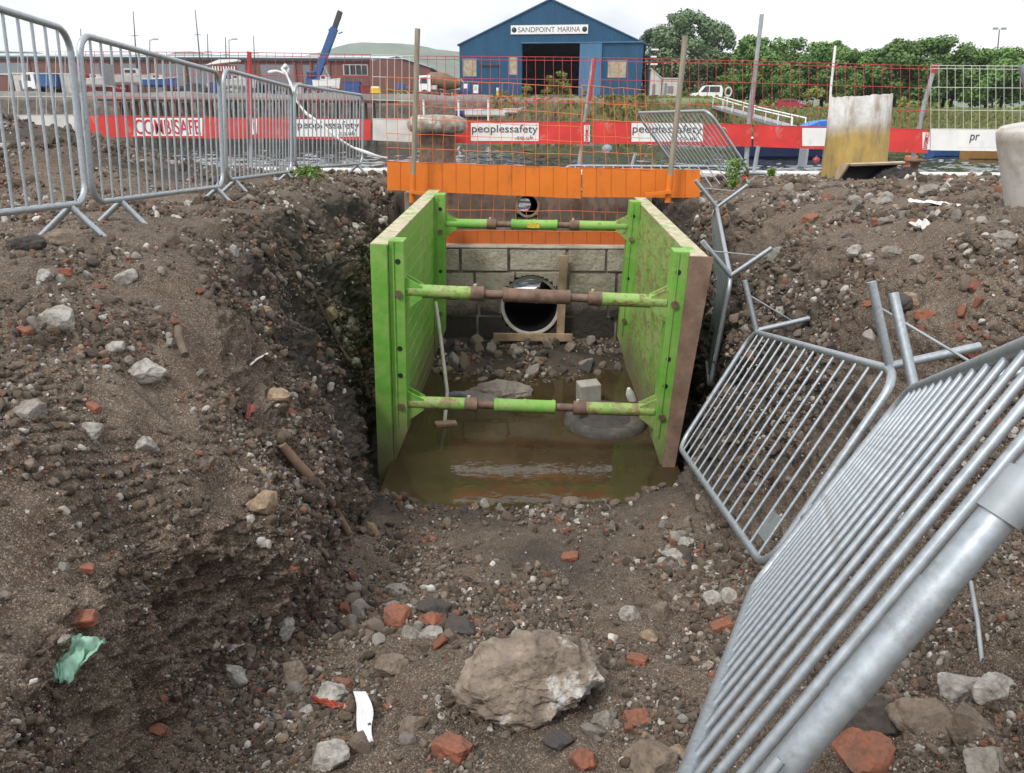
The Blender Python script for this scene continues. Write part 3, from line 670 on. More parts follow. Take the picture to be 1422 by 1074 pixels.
# ------------------------------------------------------------------ trench box
BR = Matrix(((.9993, .0255, .026), (-.0246, .9991, -.0352), (-.0269, .0346, .999))).to_4x4()
BR.translation = (-1.12, 5.91, -.92)
tb = thing('trench_box', 'green steel trench shoring box with screw struts standing in muddy water', 'trench box', mtx=BR)
W, BLn, HB = 2.642, 3.5, 2.25
def panel(x0, x1, inner, mat, lab):
    # plate body with a knife edge at the foot, grooves along its inner face
    b = MB(); xs = (x0, x1)
    foot = x1 if inner > 0 else x0
    prof_ = [(x0, 0), (x1, 0), (x1, -HB+.30 if inner < 0 else -HB), (foot-.012*inner, -HB-.05), (foot-.03*inner, -HB-.05), (x0, -HB if inner < 0 else -HB+.30)]
    if inner < 0: prof_ = [(x0, 0), (x1, 0), (x1-.09, -HB-.02), (x0-.025, -HB-.02)]
    b.prism([(x, 0, z) for x, z in prof_], (0, BLn, 0))
    o = b.build('side_panel', mat, tb, .004); o['label'] = lab
    xi = x1 if inner > 0 else x0
    g = MB()
    for k in range(13):
        z = -.14-.155*k
        g.box((min(xi, xi+.004*inner), .26, z-.003), (max(xi, xi+.004*inner), BLn-.26, z+.003))
    g.build('seam', mat, o)
    # top edge strip and front edge plate
    e = MB().box((x0-.004, -.004, .001), (x1+.004, BLn+.004, .014)); e.build('top_edge', 'capedge', o)
    return o
pl = panel(0, .13, 1, 'green', 'bright green side panel')
pr = panel(W-.13, W, -1, 'green_worn', 'scratched and muddy green side panel')
MB().prism([(W-.135, -.02, .01), (W+.045, -.02, .01), (W-.075, -.02, -HB-.03), (W-.165, -.02, -HB-.03)], (0, .017, 0)).build('end_plate', 'mudwood', pr)
MB().box((-.004, -.012, -HB+.1), (.126, -.003, .01)).build('end_plate', 'green_post', pl)
def post(x, y, sgn, zt=.035, zb=-1.62, mir=1):
    b = MB(); x2 = x+.125*sgn
    b.prism([(x, y, zt), (x2, y, zt), (x2, y, zb), (x, y, zb-.32)], (0, .17, 0))
    o = b.build('post', 'green_post', tb, .006)
    # flange lines
    MB().box((min(x, x2)+.035, y-.012, zb+.05), (min(x, x2)+.045, y-.001, zt-.01)).build('flange', 'green_post', o)
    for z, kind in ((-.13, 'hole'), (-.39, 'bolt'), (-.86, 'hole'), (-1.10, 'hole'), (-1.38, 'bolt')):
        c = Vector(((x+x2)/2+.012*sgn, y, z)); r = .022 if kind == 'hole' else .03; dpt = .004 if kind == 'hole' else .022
        MB().tube([c+Vector((0, .0, 0)), c-Vector((0, dpt, 0))], r, 12, smooth=False).build(kind, 'black' if kind == 'hole' else 'rust', o)  # holes are black discs, their dark depth painted on
    return o
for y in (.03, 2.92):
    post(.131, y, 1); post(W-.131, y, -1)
def strut(y, z0, z1, xs, mats, lab):
    # xs: sleeve start, rod, centre, rod, sleeve, end
    f = lambda x: Vector((x, y, z0+(z1-z0)*(x-xs[0])/(xs[5]-xs[0])))
    c = MB().tube([f(xs[2]), f(xs[3])], .058, 18)
    for a in (xs[2]+.02, (xs[2]+xs[3])/2, xs[3]-.02): c.tube([f(a-.012), f(a+.012)], .063, 18)
    st = c.build('strut', mats[1], tb); st['label'] = lab
    for a, b_, e in ((xs[0], xs[1], xs[1]), (xs[4], xs[5], xs[4])):
        MB().tube([f(a), f(b_)], .056, 18).build('sleeve', mats[0], st)
        MB().tube([f(e-.055), f(e+.055)], .0605, 18).build('collar', 'rust', st)
        MB().tube([f(e-.02)+Vector((0, 0, .05)), f(e-.02)+Vector((0, 0, .078))], .014, 8).build('pin', 'capedge', st)
    for a, b_ in ((xs[1], xs[2]), (xs[3], xs[4])):
        n = int((b_-a)/.008); MB().tube([f(a+(b_-a)*k/n) for k in range(n+1)], [.036 if k % 2 else .0325 for k in range(n+1)], 14).build('threaded_rod', 'rust', st)
    for a, s_ in ((xs[0], -1), (xs[5], 1)):
        p = f(a)
        for yy in (-.045, .045):
            MB().prism([p+Vector((s_*.02+.0, yy, .13)), p+Vector((s_*.02, yy, -.17)), p+Vector((-s_*.13, yy, -.05)), p+Vector((-s_*.13, yy, .05))], (0, .012, 0)).build('bracket', 'green_post' if s_ < 0 else 'green_worn', st)
strut(.115, -.385, -.395, (.262, .84, 1.05, 1.60, 1.80, 2.38), ('green_worn', 'rust'), 'upper strut with a rusty brown centre tube')
strut(.115, -1.378, -1.36, (.262, .80, 1.0, 1.53, 1.74, 2.38), ('green_worn', 'green'), 'lower strut just above the water with a green centre')
strut(3.0, -.305, -.258, (.262, .80, 1.03, 1.57, 1.77, 2.38), ('green', 'green'), 'far strut with a small yellow label')
ys = MB().box((1.22, 3.0-.064, -.31), (1.36, 3.0-.0595, -.25)); ys.build('sticker', simple('yellow_label', (.60, .45, .05), .5, 0, .3, 30), tb)

# ------------------------------------------------------------------ back of the trench: block wall, pipes, props
wz = at(735, 345, 9.45).z
wx0, wx1 = at(560, 345, 9.45).x-.35, at(880, 345, 9.45).x+.5
bwall = thing('block_wall', 'old stone block wall closing the end of the trench around a pipe', 'wall', (0, 0, 0))
pc = at(737, 425, 9.45); PRI = .345
bw = MB(); rs = np.random.default_rng(5)
z = wz; first = True
while z > -3.2:
    h = .30 if first else rs.uniform(.24, .36); x = wx0-rs.uniform(0, .4)
    while x < wx1:
        w = rs.uniform(.34, .75); x2 = min(x+w, wx1+.2); dy = rs.uniform(-.03, .04)
        j = rs.uniform(.012, .024)
        # blocks beside the pipe are cut round it by stepping
        n = max(1, int((x2-x)/.06))
        cols_ = []
        for k in range(n):
            xa, xb = x+j+(x2-x-2*j)*k/n, x+j+(x2-x-2*j)*(k+1)/n; xm = (xa+xb)/2
            inside = abs(xm-pc.x) < PRI+.06
            if inside:
                hh = math.sqrt(max(0, (PRI+.06)**2-(xm-pc.x)**2)); lo, hi = pc.z-hh, pc.z+hh
                segs = [(max(z-h+j, hi), z-j), (z-h+j, min(z-j, lo))]
            else: segs = [(z-h+j, z-j)]
            for a, b_ in segs:
                if b_-a > .01: bw.box((xa-.0005, 9.45+dy, a), (xb+.0005, 9.72, b_))
        x = x2
    z -= h; first = False
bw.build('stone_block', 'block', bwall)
mw = MB()  # mortar bed behind the block faces, left open at the pipe
mw.box((wx0-.2, 9.50, -3.2), (pc.x-PRI-.03, 9.93, wz-.01)); mw.box((pc.x+PRI+.03, 9.50, -3.2), (wx1+.15, 9.93, wz-.01))
mw.box((pc.x-PRI-.03, 9.50, -3.2), (pc.x+PRI+.03, 9.93, pc.z-PRI-.06)); mw.box((pc.x-PRI-.03, 9.50, pc.z+PRI+.02), (pc.x+PRI+.03, 9.93, wz-.01))
mw.build('mortar', 'concrete', bwall)
MB().box((wx0-.1, 9.47, wz-.004), (wx1+.1, 9.95, wz+.008)).build('cap', 'block', bwall)
def pipe(cx, y0, z0, y1, z1, ri, ro, lab):
    t = thing('drain_pipe', lab, 'pipe', (cx, y0, z0)); d = Vector((0, y1-y0, z1-z0)); ln = d.length; ax = d.to_track_quat('Z', 'X').to_matrix().to_4x4()
    MB().lathe([(ro, 0), (ri, 0), (ri, ln), (ro, ln), (ro, 0)], 40, ax).build('shell', 'pipe_concrete', t)
    MB().lathe([(ri-.003, .03), (ri-.004, ln-.02)], 40, ax).build('lining', 'wet_lining', t); return t  # thin black skin over the concrete paints the darkness inside the pipe
M['wet_lining'] = simple('wet_pipe_lining', (.012, .012, .013), 1, 0, .3, 5); M['wet_lining'].node_tree.nodes['Principled BSDF'].inputs['Specular IOR Level'].default_value = .05  # dull black, the shade inside the drain pipes put into colour
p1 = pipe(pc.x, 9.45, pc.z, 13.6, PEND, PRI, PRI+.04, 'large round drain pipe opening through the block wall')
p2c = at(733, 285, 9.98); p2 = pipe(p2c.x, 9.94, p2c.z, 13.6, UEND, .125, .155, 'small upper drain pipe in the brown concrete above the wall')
uw = MB(); zt = at(711, 268, 9.98).z
ux0, ux1 = at(562, 290, 9.98).x, at(905, 290, 9.98).x; zb_ = wz-.02
uw.box((ux0, 9.98, zb_), (p2c.x-.14, 10.25, zt)); uw.box((p2c.x+.14, 9.98, zb_), (ux1, 10.25, zt)); uw.box((p2c.x-.14, 9.985, zb_), (p2c.x+.14, 10.25, p2c.z-.16)); uw.box((p2c.x-.14, 9.985, p2c.z+.13), (p2c.x+.14, 10.25, zt))
tag(uw.build('concrete_wall', 'concrete', None, .01), 'rough brown concrete face above the block wall behind orange mesh', 'wall')
def plank(u0, v0, u1, v1, Y, w, th, lab):
    a, b = at(u0, v0, Y), at(u1, v1, Y); o = MB().bar(a, b, th, w, up=(0, 1, 0) if 0 else (0, -1, 0.001)).build('plank', 'plank', None, .004)
    tag(o, lab, 'plank'); return o
plank(783, 355, 778, 466, 9.36, .045, .10, 'upright timber plank propped beside the drain pipe')
plank(685, 468, 795, 469, 9.33, .045, .10, 'timber plank lying level under the drain pipe')
# pole and odds in the water
o = MB().tube([at(605, 420, 8.2), at(612, 470, 7.9), at(621, 545, 7.35), at(617, 590, 6.9)], .021, 10).build('pole', simple('pale_pole', (.40, .38, .34), .7, 0, .25, 8)); tag(o, 'thin pale pole leaning on the bright green panel into the water', 'pole')
def on_water(u, v): return flat(u, v, WATER_Z)
c = on_water(840, 588)
t = thing('tyre', 'old tyre half sunk in the trench water filled with rubble', 'tyre', (c.x, c.y, WATER_Z))
MB().lathe([(.20, -.1), (.24, .05), (.27, .085), (.34, .095), (.395, .07), (.41, .0), (.41, -.12)], 40, Matrix.Rotation(.06, 4, 'X')).build('carcass', 'rubber', t)
V, Fc = rock_shape(4, 77, 14, .2, (.27, .27, .10)); put('rubble_fill', np_mesh('rubble_fill', V, Fc, 'rock_dark'), t, Matrix.Translation((0, 0, .02)))
c2 = on_water(820, 572)
o = MB().box((-.115, -.09, -.02), (.115, .09, .19)).build('concrete_block', 'pipe_concrete', None, .012); o.location = (c2.x, c2.y+.25, WATER_Z+.05); o.rotation_euler = (.06, -.05, .2); tag(o, 'square buff concrete block standing beside the sunken tyre', 'block')
V, Fc = rock_shape(4, 55, 14, .12, (.42, .28, .14)); c3 = on_water(690, 560)
o = put('slab', np_mesh('slab', V, Fc, 'concrete')); o.location = (c3.x, c3.y+.25, WATER_Z+.03); tag(o, 'low domed concrete slab breaking the water below the rubble', 'slab')
c4 = on_water(638, 556); o = MB().tube([(-.13, 0, .04), (-.05, .01, .05), (.05, 0, .05), (.11, -.02, .035), (.16, -.05, .02)], [.04, .05, .05, .045, .03], 12).build('bag', simple('grey_plastic', (.12, .125, .13), .4, 0, .3, 12)); o.location = (c4.x, c4.y, WATER_Z); tag(o, 'crumpled grey plastic bundle at the water edge by the pole', 'bag')
c5 = on_water(878, 556); o = MB().tube([(0, 0, -.05), (0, 0, .10), (.005, 0, .14), (.008, 0, .17)], [.045, .045, .03, .018], 14).build('bottle', 'offwhite'); o.location = c5; o.rotation_euler = (.3, -.4, 0); tag(o, 'white plastic bottle by the scratched green panel', 'bottle')
c6 = on_water(619, 590); o = MB().box((-.11, -.05, -.02), (.11, .05, .03)).build('driftwood', 'plank', None, .012); o.location = c6; o.rotation_euler = (0, .03, .25); tag(o, 'scrap of dark wood floating at the foot of the pole', 'wood')

# ------------------------------------------------------------------ orange barriers and timber posts
def board_mesh(p00, p10, p11, p01, nseam, th=.025):
    # corners: bottom left, bottom right, top right, top left; grooved vertically
    a, b, c, d = map(Vector, (p00, p10, p11, p01)); n = (b-a).cross(d-a).normalized()
    m = MB(); g = .10
    for k in range(nseam):
        s0, s1 = k/nseam, (k+1)/nseam; e = .06/nseam*0+.035/nseam
        for (t0, t1, dep) in ((s0+e, s1-e, 0), (s1-e, min(1, s1+e), .007)) if k < nseam-1 else ((s0+e, s1, 0),):
            q = [a.lerp(b, t0), a.lerp(b, t1), d.lerp(c, t1), d.lerp(c, t0)]; m.prism([p-n*dep for p in q], -n*(th-dep))
    return m
def net(p00, p10, p11, p01, nx, vs, r, wob=0.0, n=5):
    a, b, c, d = map(Vector, (p00, p10, p11, p01)); m = MB()
    for k in range(nx+1):
        t = k/nx; lo, hi = a.lerp(b, t), d.lerp(c, t); pts = [lo.lerp(hi, q/4)+Vector((random.uniform(-wob, wob), random.uniform(-wob, wob)*.4, 0)) for q in range(5)] if wob else [lo, hi]
        m.tube(pts, r, n)
    for v in vs:
        lo, hi = a.lerp(d, v), b.lerp(c, v); pts = [lo.lerp(hi, q/8)+Vector((0, random.uniform(-wob, wob)*.4, random.uniform(-wob, wob)*.7)) for q in range(9)] if wob else [lo, hi]
        m.tube(pts, r*1.25, n)
    return m
def opanel(corners, mesh_top, Y, ns, nx, rows_, lab, mat='orange'):
    (u0, v0), (u1, v1), (u2, v2), (u3, v3) = corners
    base = at((u0+u1)/2, (v0+v1)/2, Y); t = thing('mesh_barrier', lab, 'barrier', base, 'orange mesh barriers')
    L = lambda p: at(*p, Y)-base
    board_mesh(L((u0, v0)), L((u1, v1)), L((u2, v2)), L((u3, v3)), ns).build('toe_board', mat, t)
    if mesh_top:
        (a, b), (c, d) = mesh_top
        net(L((u3, v3)), L((min(u2, c+12), v2)), L((c, d)), L((a, b)), nx, rows_, .0031, .012).build('mesh', 'orange_wire', t)
    return t
opanel([(537,264),(807,276),(807,234),(537,224)], ((536,106),(808,122)), 9.66, 14, 17, (.0, .17, .34, .52, .68, .84, 1.0), 'orange toe board with wire mesh above, standing across the trench end')
opanel([(808,274),(972,275),(972,236),(808,233)], ((808,118),(896,126)), 9.62, 8, 6, (.0, .2, .4, .6, .8, 1.0), 'shorter orange toe board overlapping at the right, beside the leaning post')
opanel([(606,345),(872,347),(872,322),(606,320)], ((606,250),(872,256)), 9.75, 14, 17, (.0, .42, .9), 'low faded orange board on the wall ledge behind the far strut', 'orange_dark')
def tpost(u0, v0, u1, v1, Y, r, lab, brk):
    a, b = at(u1, v1, Y), at(u0, v0, Y); t = thing('timber_post', lab, 'post', a, 'timber posts at the trench end')
    d = b-a; MB().tube([d*k/6+Vector((random.uniform(-.004, .004), 0, 0)) for k in range(7)], r, 9).build('pole', 'timber', t)
    MB().tube([d*.0-d.normalized()*.16, d*.10], r*1.22, 10).build('socket', 'orange', t)
    s = brk; MB().bar((-.02*s, -.05, -.03), (.30*s, -.05, -.06), .045, .035).build('clamp_arm', 'orange', t)
    return t
tpost(580, 40, 573, 263, 9.45, .032, 'upright timber post clamped to the bright green panel', 1)
tpost(952, 50, 929, 263, 9.43, .034, 'leaning timber post clamped to the scratched green panel', -1)

# ------------------------------------------------------------------ red safety fence along the quay
FY = 13.35
def fence_panel(u0, u1, top, bt, bb, lab, nx, wire='red_wire', board='red', signs=()):
    base = at((u0+u1)/2, (bb[0]+bb[1])/2, FY); t = thing('safety_fence', lab, 'fence', base, 'safety fence panels along the quay')
    L = lambda u, v: at(u, v, FY)-base
    tv = lambda u, a: a[0]+(a[1]-a[0])*(u-u0)/(u1-u0)
    g = 1.5
    board_b = MB().prism([L(u0+g, bb[0]), L(u1-g, bb[1]), L(u1-g, bt[1]), L(u0+g, bt[0])], (0, .02, 0)).build('toe_board', board, t)
    hh = bt[0]-top[0]
    net(L(u0+g, bt[0]), L(u1-g, bt[1]), L(u1-g, top[1]), L(u0+g, top[0]), nx, (0.0, .30, .66, .95, 1.0), .0042).build('mesh', wire, t)
    for (ua, va, ub, vb, mt, words_) in signs:
        q = MB().prism([L(ua, vb)-Vector((0, .004, 0)), L(ub, vb)-Vector((0, .004, 0)), L(ub, va)-Vector((0, .004, 0)), L(ua, va)-Vector((0, .004, 0))], (0, .0035, 0)).build('sign', mt, t)
        for (txt, ca, cb, ww, hh_, ink, bold, rot) in words_:
            me = fit_text(text_mesh(txt, 1, ink, bold), ww*12.9/FPX, hh_*12.9/FPX)
            o = put('lettering', me, q); o.location = L(ca, cb)-Vector((0, .009, 0)); o.rotation_euler = (PI/2, rot, 0)
    return t
PS = lambda ua, va, ub, vb: (ua, va, ub, vb, 'white', [('peoplessafety', (ua+ub)/2, va+(vb-va)*.38, (ub-ua)*.95, (vb-va)*.52, 'ink', 0, 0), ('.co.uk', ua+(ub-ua)*.79, va+(vb-va)*.80, (ub-ua)*.27, (vb-va)*.22, 'ink', 0, 0)])
SV = lambda ua, va, ub, vb: (ua, va, ub, vb, 'white', [('COMBISAFE', (ua+ub)/2, (va+vb)/2, (vb-va)*.9, (ub-ua)*.55, 'redink', .01, PI/2)])
fence_panel(-160, 105, (72, 72), (161, 160), (190, 190), 'red and white quay fence panel half hidden by the soil heap', 20, 'pale_wire', 'offwhite')
fence_panel(105, 345, (72, 73), (160, 164), (190, 193), 'red quay fence panel lettered COMBISAFE behind the standing barriers', 19, 'red_wire', 'red',
    [(186, 164, 281, 189, 'white', [('COMBISAFE', 233, 176.5, 88, 19, 'redink', .006, 0)])])
fence_panel(345, 516, (73, 76), (163, 166), (192, 195), 'red quay fence panel behind the white tape', 14, 'red_wire', 'red', [PS(412, 166, 500, 190), SV(344+6, 165, 357, 187)])
fence_panel(516, 580, (76, 78), (165, 167), (195, 198), 'faded white and red fence panel just left of the rusty bollard', 6, 'pale_wire', 'offwhite')
fence_panel(580, 820, (78, 80), (167, 170), (198, 201), 'red quay fence panel behind the bollard and the upright timber post', 19, 'red_wire', 'red', [PS(654, 171, 748, 196), SV(811, 174, 819, 197)])
fence_panel(821, 1045, (80, 85), (169, 173), (199, 204), 'red quay fence panel behind the leaning timber post', 18, 'red_wire', 'red', [PS(877, 171, 976, 197)])
fence_panel(1045, 1290, (85, 92), (174, 180), (204, 213), 'red quay fence panel behind the yellow pile', 19, 'red_wire', 'red', [(1114, 178, 1152, 203, 'white', []), SV(1281, 184, 1291, 208)])
fence_panel(1291, 1520, (91, 93), (179, 181), (209, 212), 'white toe board fence panel at the right end of the quay', 20, 'pale_wire', 'white', [(1330, 183, 1395, 205, 'white', [('pr', 1353, 193, 12, 11, 'ink', 0, 0)])])
def fpost(pts, Y, r, mat, lab, foot=None):
    a = at(*pts[-1], Y); t = thing('fence_post', lab, 'post', a, 'posts of the quay fence')
    MB().tube([at(*p, Y)-a for p in pts], r, 9).build('pole', mat, t)
    if foot: MB().tube([at(*p, Y)-a for p in foot], r*1.25, 9).build('sleeve', 'red_wire', t)
    return t
fpost([(346,72),(348,165),(349,233)], 13.45, .03, 'galv_dull', 'fence post with a red sleeve behind the tape', [(346,72),(348,160)])
fpost([(824,82),(812,165),(803,236)], 13.45, .028, 'galv_dull', 'slim leaning fence post with a flaking red sleeve', [(826,80),(818,140)])
fpost([(1058,20),(1049,95),(1040,172),(1036,240)], 13.42, .034, 'galv_dull', 'tall silver pole rising high above the red fence')
fpost([(1051,84),(1041,150),(1034,240)], 13.46, .032, 'galv_dull', 'red sleeved fence post close beside the tall silver pole', [(1051,84),(1041,170)])
fpost([(1298,92),(1282,150),(1264,238)], 13.44, .036, 'galv_dull', 'thick leaning fence post near the yellow pile', [(1299,90),(1296,102)])
fpost([(1160,64),(1154,120),(1147,240)], 13.44, .02, 'white', 'thin white post just left of the yellow pile')
fpost([(1053,203),(1046,244)], 13.3, .035, 'galv', 'short silver stub standing on the coping beside the flat barrier')
fpost([(882,213),(876,236)], 13.3, .026, 'galv', 'short leaning stub on the coping behind the orange boards')

# ------------------------------------------------------------------ things along the quay
bc = at(608, 230, 12.7)
t = thing('bollard', 'rusty mushroom shaped mooring bollard behind the orange mesh', 'bollard', bc)
rs_ = .92*.5
MB().lathe([(.33, -.1), (.30, .1), (.285, .35), (.29, .50), (.31, .55)], 28).build('stem', M['rust'], t)
MB().lathe([(.30, .50), (.40, .50), (.47, .56), (.485, .64), (.455, .715), (.38, .755), (.25, .775), (.001, .78)], 32, None, True, .045).build('head', simple('rusty_cap', (.27, .22, .18), .9, 0, .45, 9, .8, (.48, .46, .43), .47, .58, 5), t)
def pile_mat(name, cut):
    m, nt, b = new_mat(name)
    tc = N(nt, 'ShaderNodeTexCoord'); sx = N(nt, 'ShaderNodeSeparateXYZ'); nt.links.new(tc.outputs['Object'], sx.inputs[0])
    ad = N(nt, 'ShaderNodeMath', operation='MULTIPLY_ADD'); nt.links.new(noise(nt, 2, 5), ad.inputs[0]); ad.inputs[1].default_value = .12; nt.links.new(sx.outputs[2], ad.inputs[2])
    mr = N(nt, 'ShaderNodeMapRange'); mr.inputs[1].default_value = cut; mr.inputs[2].default_value = cut+.2; nt.links.new(ad.outputs[0], mr.inputs[0])
    yel = ramp(nt, noise(nt, 2.2, 7, .7, stretch=(1, 1, .4)), [(.32, (.20, .15, .09)), (.48, (.42, .29, .08)), (.62, (.50, .36, .12)), (.75, (.30, .25, .19))])
    wh = ramp(nt, noise(nt, 4, 8, .7), [(.35, (.36, .345, .31)), (.5, (.50, .49, .47)), (.68, (.62, .61, .60))])
    col = mix(nt, mr.outputs[0], yel, wh)
    brn = ramp(nt, noise(nt, 3, 8, .75, stretch=(1, 1, .25)), [(.52, 0), (.66, .9)])
    col = mix(nt, brn, col, (.21, .155, .105))
    nt.links.new(col, b.inputs['Base Color']); b.inputs['Roughness'].default_value = .75
    bump(nt, b, noise(nt, 9, 6, stretch=(.3, .3, 8)), .3, .01); return m
pb = at(1184, 252, 10.9)
pm = thing('casing_pile', 'broad yellow and white casing pile with a ragged top on the quay', 'pile', mtx=Matrix.Translation(pb) @ Matrix.Rotation(math.radians(-3.2), 4, 'Y'))
R_ = 83*10.9/FPX/2*.95; H_ = 1.12; n = 72; vs = []; fs = []
for (r, zz) in ((R_*1.03, -.3), (R_, .3), (R_*.97, .7), (R_*.945, None), (R_*.945-.025, None), (R_*.94-.03, .6), (R_*.94-.03, -.1)):
    for k in range(n):
        a = 2*PI*k/n; zt_ = H_+.006*math.sin(7*a)+random.uniform(-.009, .009)*(zz is None)
        zz2 = zt_ if zz is None else zz; vs.append((r*math.cos(a), r*math.sin(a), zz2))
fs = [(i*n+k, i*n+(k+1) % n, (i+1)*n+(k+1) % n, (i+1)*n+k) for i in range(6) for k in range(n)]
MB().add(vs, fs, True).build('shell', pile_mat('painted_pile', .66), pm)
MB().lathe([(R_-.04, .35), (.001, .37)], 30).build('fill', 'concrete', pm)
# second casing at the right edge, widening upwards and leaning out of view
pa = at(1441, 360, 5.2)
pm2 = thing('casing_pile', 'pale leaning casing pile cut off by the right edge of the view', 'pile', mtx=Matrix.Translation(pa) @ Matrix.Rotation(math.radians(-9), 4, 'Y'))
MB().lathe([(.15, -.3), (.17, .05), (.21, .35), (.255, .62), (.29, .82), (.295, .88), (.27, .91), (.25, .89), (.2, .5)], 40).build('shell', simple('pale_casing', (.50, .48, .45), .7, 0, .15, 3, .2, (.30, .24, .18), .52, .7, 2.5), pm2)
# half shell lying open towards the trench
ha, hb = at(1176, 246, 9.85), at(1250, 243, 10.02)
hs = thing('pipe_half', 'half pipe shell lying open with a black inside beside the yellow pile', 'pipe', ha)
ax = (hb-ha); axn = ax.normalized(); up = Vector((0, 0, 1)); sd = axn.cross(up).normalized()
def arc(r, a0, a1, n, off): return [off+sd*(-r*math.cos(a0+(a1-a0)*k/n)*1.0)+up*(r*math.sin(a0+(a1-a0)*k/n)) for k in range(n+1)]
def shell(ro, ri, off0, off1):
    m = MB(); n = 18; A = [arc(r, -.35, PI*.62, n, o_) for r in (ro, ri) for o_ in (off0, off1)]; L_ = n+1
    vs = A[0]+A[1]+A[2]+A[3]; fs = []
    for k in range(n): fs += [(k, k+1, L_+k+1, L_+k), (2*L_+k, 2*L_+k+1, 3*L_+k+1, 3*L_+k), (k, k+1, 2*L_+k+1, 2*L_+k), (L_+k, L_+k+1, 3*L_+k+1, 3*L_+k)]
    fs += [(0, L_, 3*L_, 2*L_), (n, L_+n, 3*L_+n, 2*L_+n)]
    return m.add(vs, fs, False)
shell(.17, .145, -axn*.0, ax).build('shell', simple('buff_shell', (.40, .31, .22), .8, 0, .25, 5, .3), hs)
shell(.143, .135, axn*.03, ax).build('lining', 'black', hs)  # black skin set just inside the shell
MB().prism([tuple(-axn*.02+sd*(-.172*math.cos(a))+up*(.172*math.sin(a))) for a in [-.6+(PI*.62+.6)*k/14 for k in range(15)]], -axn*.03).build('end_piece', simple('buff_shell_end', (.42, .32, .22), .8, 0, .3, 5, .3), hs)
# black spoil heap
hp = at(1245, 256, 10.0); V, Fc = ICO[5]; Vh = V*np.array([.36, .25, .25]); Vh = Vh*(1+.22*fbm(Vh*1.0, 6, 4)+.08*fbm(Vh, 24, 2))[:, None]
o = put('spoil_heap', np_mesh('spoil_heap', Vh, Fc, simple('black_ash', (.035, .032, .031), .95, 0, .4, 20, .8), False)); o.location = hp+Vector((0, 0, -.05)); tag(o, 'small heap of black ash in front of the quay coping', 'heap')
mb = at(1268, 240, 12.6); t = thing('mooring_post', 'small dark iron mooring post behind the black ash heap', 'bollard', mb)
MB().lathe([(.07, -.15), (.065, .12), (.08, .16)], 16).build('stem', 'rust', t); MB().lathe([(.08, .155), (.16, .17), (.165, .2), (.09, .215), (.001, .22)], 18).build('cap', 'rust', t)

# litter
def rag(name, u, v, w, h, mat, lab, cat, seed, fold=.16, shape=None):
    l, n = hit(u, v); s = depth(l)/FPX; nx, ny = 26, 26; r = np.random.default_rng(seed); vs = []
    n = (n*.35+Vector((0, -.35, 1))).normalized(); rt = Vector((1, 0, 0)); rt = (rt-n*rt.dot(n)).normalized(); upv = n.cross(rt); 
    if upv.z < 0 and abs(upv.z) > .2: upv = -upv
    g2 = np.array([[i/nx-.5, j/ny-.5, 0] for j in range(ny+1) for i in range(nx+1)])
    q = fbm(np.c_[g2[:, 0]*3+seed, g2[:, 1]*3, np.zeros(len(g2))], 1, 3); q2 = fbm(np.c_[g2[:, 0]*7+seed, g2[:, 1]*2+5, np.zeros(len(g2))], 1, 3)
    for k, (a, b, _) in enumerate(g2):
        ww = w*s*(1-.0*b); 
        if shape: a2, b2 = shape(a, b)
        else: a2, b2 = a*(1-.75*(.5-b))+.14*q[k], b+.16*q2[k]
        vs.append(l+rt*(a2*w*s)+upv*(b2*h*s)+n*(.032+fold*w*s*.5*(q[k]*.7+q2[k]*.9)))
    fs = [(j*(nx+1)+i, j*(nx+1)+i+1, (j+1)*(nx+1)+i+1, (j+1)*(nx+1)+i) for j in range(ny) for i in range(nx)]
    o = MB().add([v_-l for v_ in vs], fs, True).build(name, mat); o.location = l
    so = o.modifiers.new('thick', 'SOLIDIFY'); so.thickness = .0015; tag(o, lab, cat); return o
M['mint'] = simple('mint_cloth', (.27, .47, .36), .8, 0, .25, 6)
M['offwhite_plain'] = simple('grubby_white', (.62, .63, .65), .6, 0, .1, 8)
rag('rag', 101, 921, 84, 62, 'mint', 'crumpled mint green rag on the left bank', 'rag', 3, .30)
rag('plastic_strip', 507, 1006, 28, 88, 'offwhite_plain', 'torn white plastic strip standing in the rubble before the boulder', 'plastic', 8, .06, lambda a, b: (a*(.85-.5*abs(b-.1))-b*1.0+.10*math.sin(b*7), b))
rag('rag', 316, 905, 44, 14, simple('lilac_cloth', (.42, .36, .40), .8, 0, .2), 'lilac scrap of cloth at the foot of the left bank', 'rag', 5, .2)
rag('plastic_strip', 1298, 288, 62, 12, 'white', 'long white plastic strip on the right slope', 'plastic', 9, .1, lambda a, b: (a, b-a*2.0))
rag('paper', 1282, 320, 24, 34, 'offwhite', 'crumpled cream paper scrap below the white strip on the right slope', 'paper', 12, .4)
rag('plastic_strip', 467, 985, 66, 10, simple('red_plastic', (.36, .06, .03), .5, 0, .2), 'torn dark red plastic strip under the pale grainy rock', 'plastic', 15, .2, lambda a, b: (a, b-a*1.6))
rag('plastic_strip', 348, 578, 14, 30, simple('faded_red_tape', (.30, .085, .065), .6, 0, .3), 'faded red tape end hanging from the left bank', 'tape', 21, .6)
def stick(pts, r, mat, lab, name='stick', cat='stick', lift=.01):
    P_ = [hit(u, v) for u, v in pts]; b0 = P_[0][0]
    m = MB().tube([l+n*lift-b0 for l, n in P_], r, 9); o = m.build(name, mat); o.location = b0; tag(o, lab, cat); return o
M['rootwood'] = simple('root_bark', (.10, .078, .06), .95, 0, .4, 12, .5)
stick([(388,618),(412,645),(440,670),(462,700),(482,738)], [.024, .028, .027, .025, .022], 'mudwood', 'old cable duct or root lying down the bank to the trench floor', 'buried_pipe', 'pipe', .03)
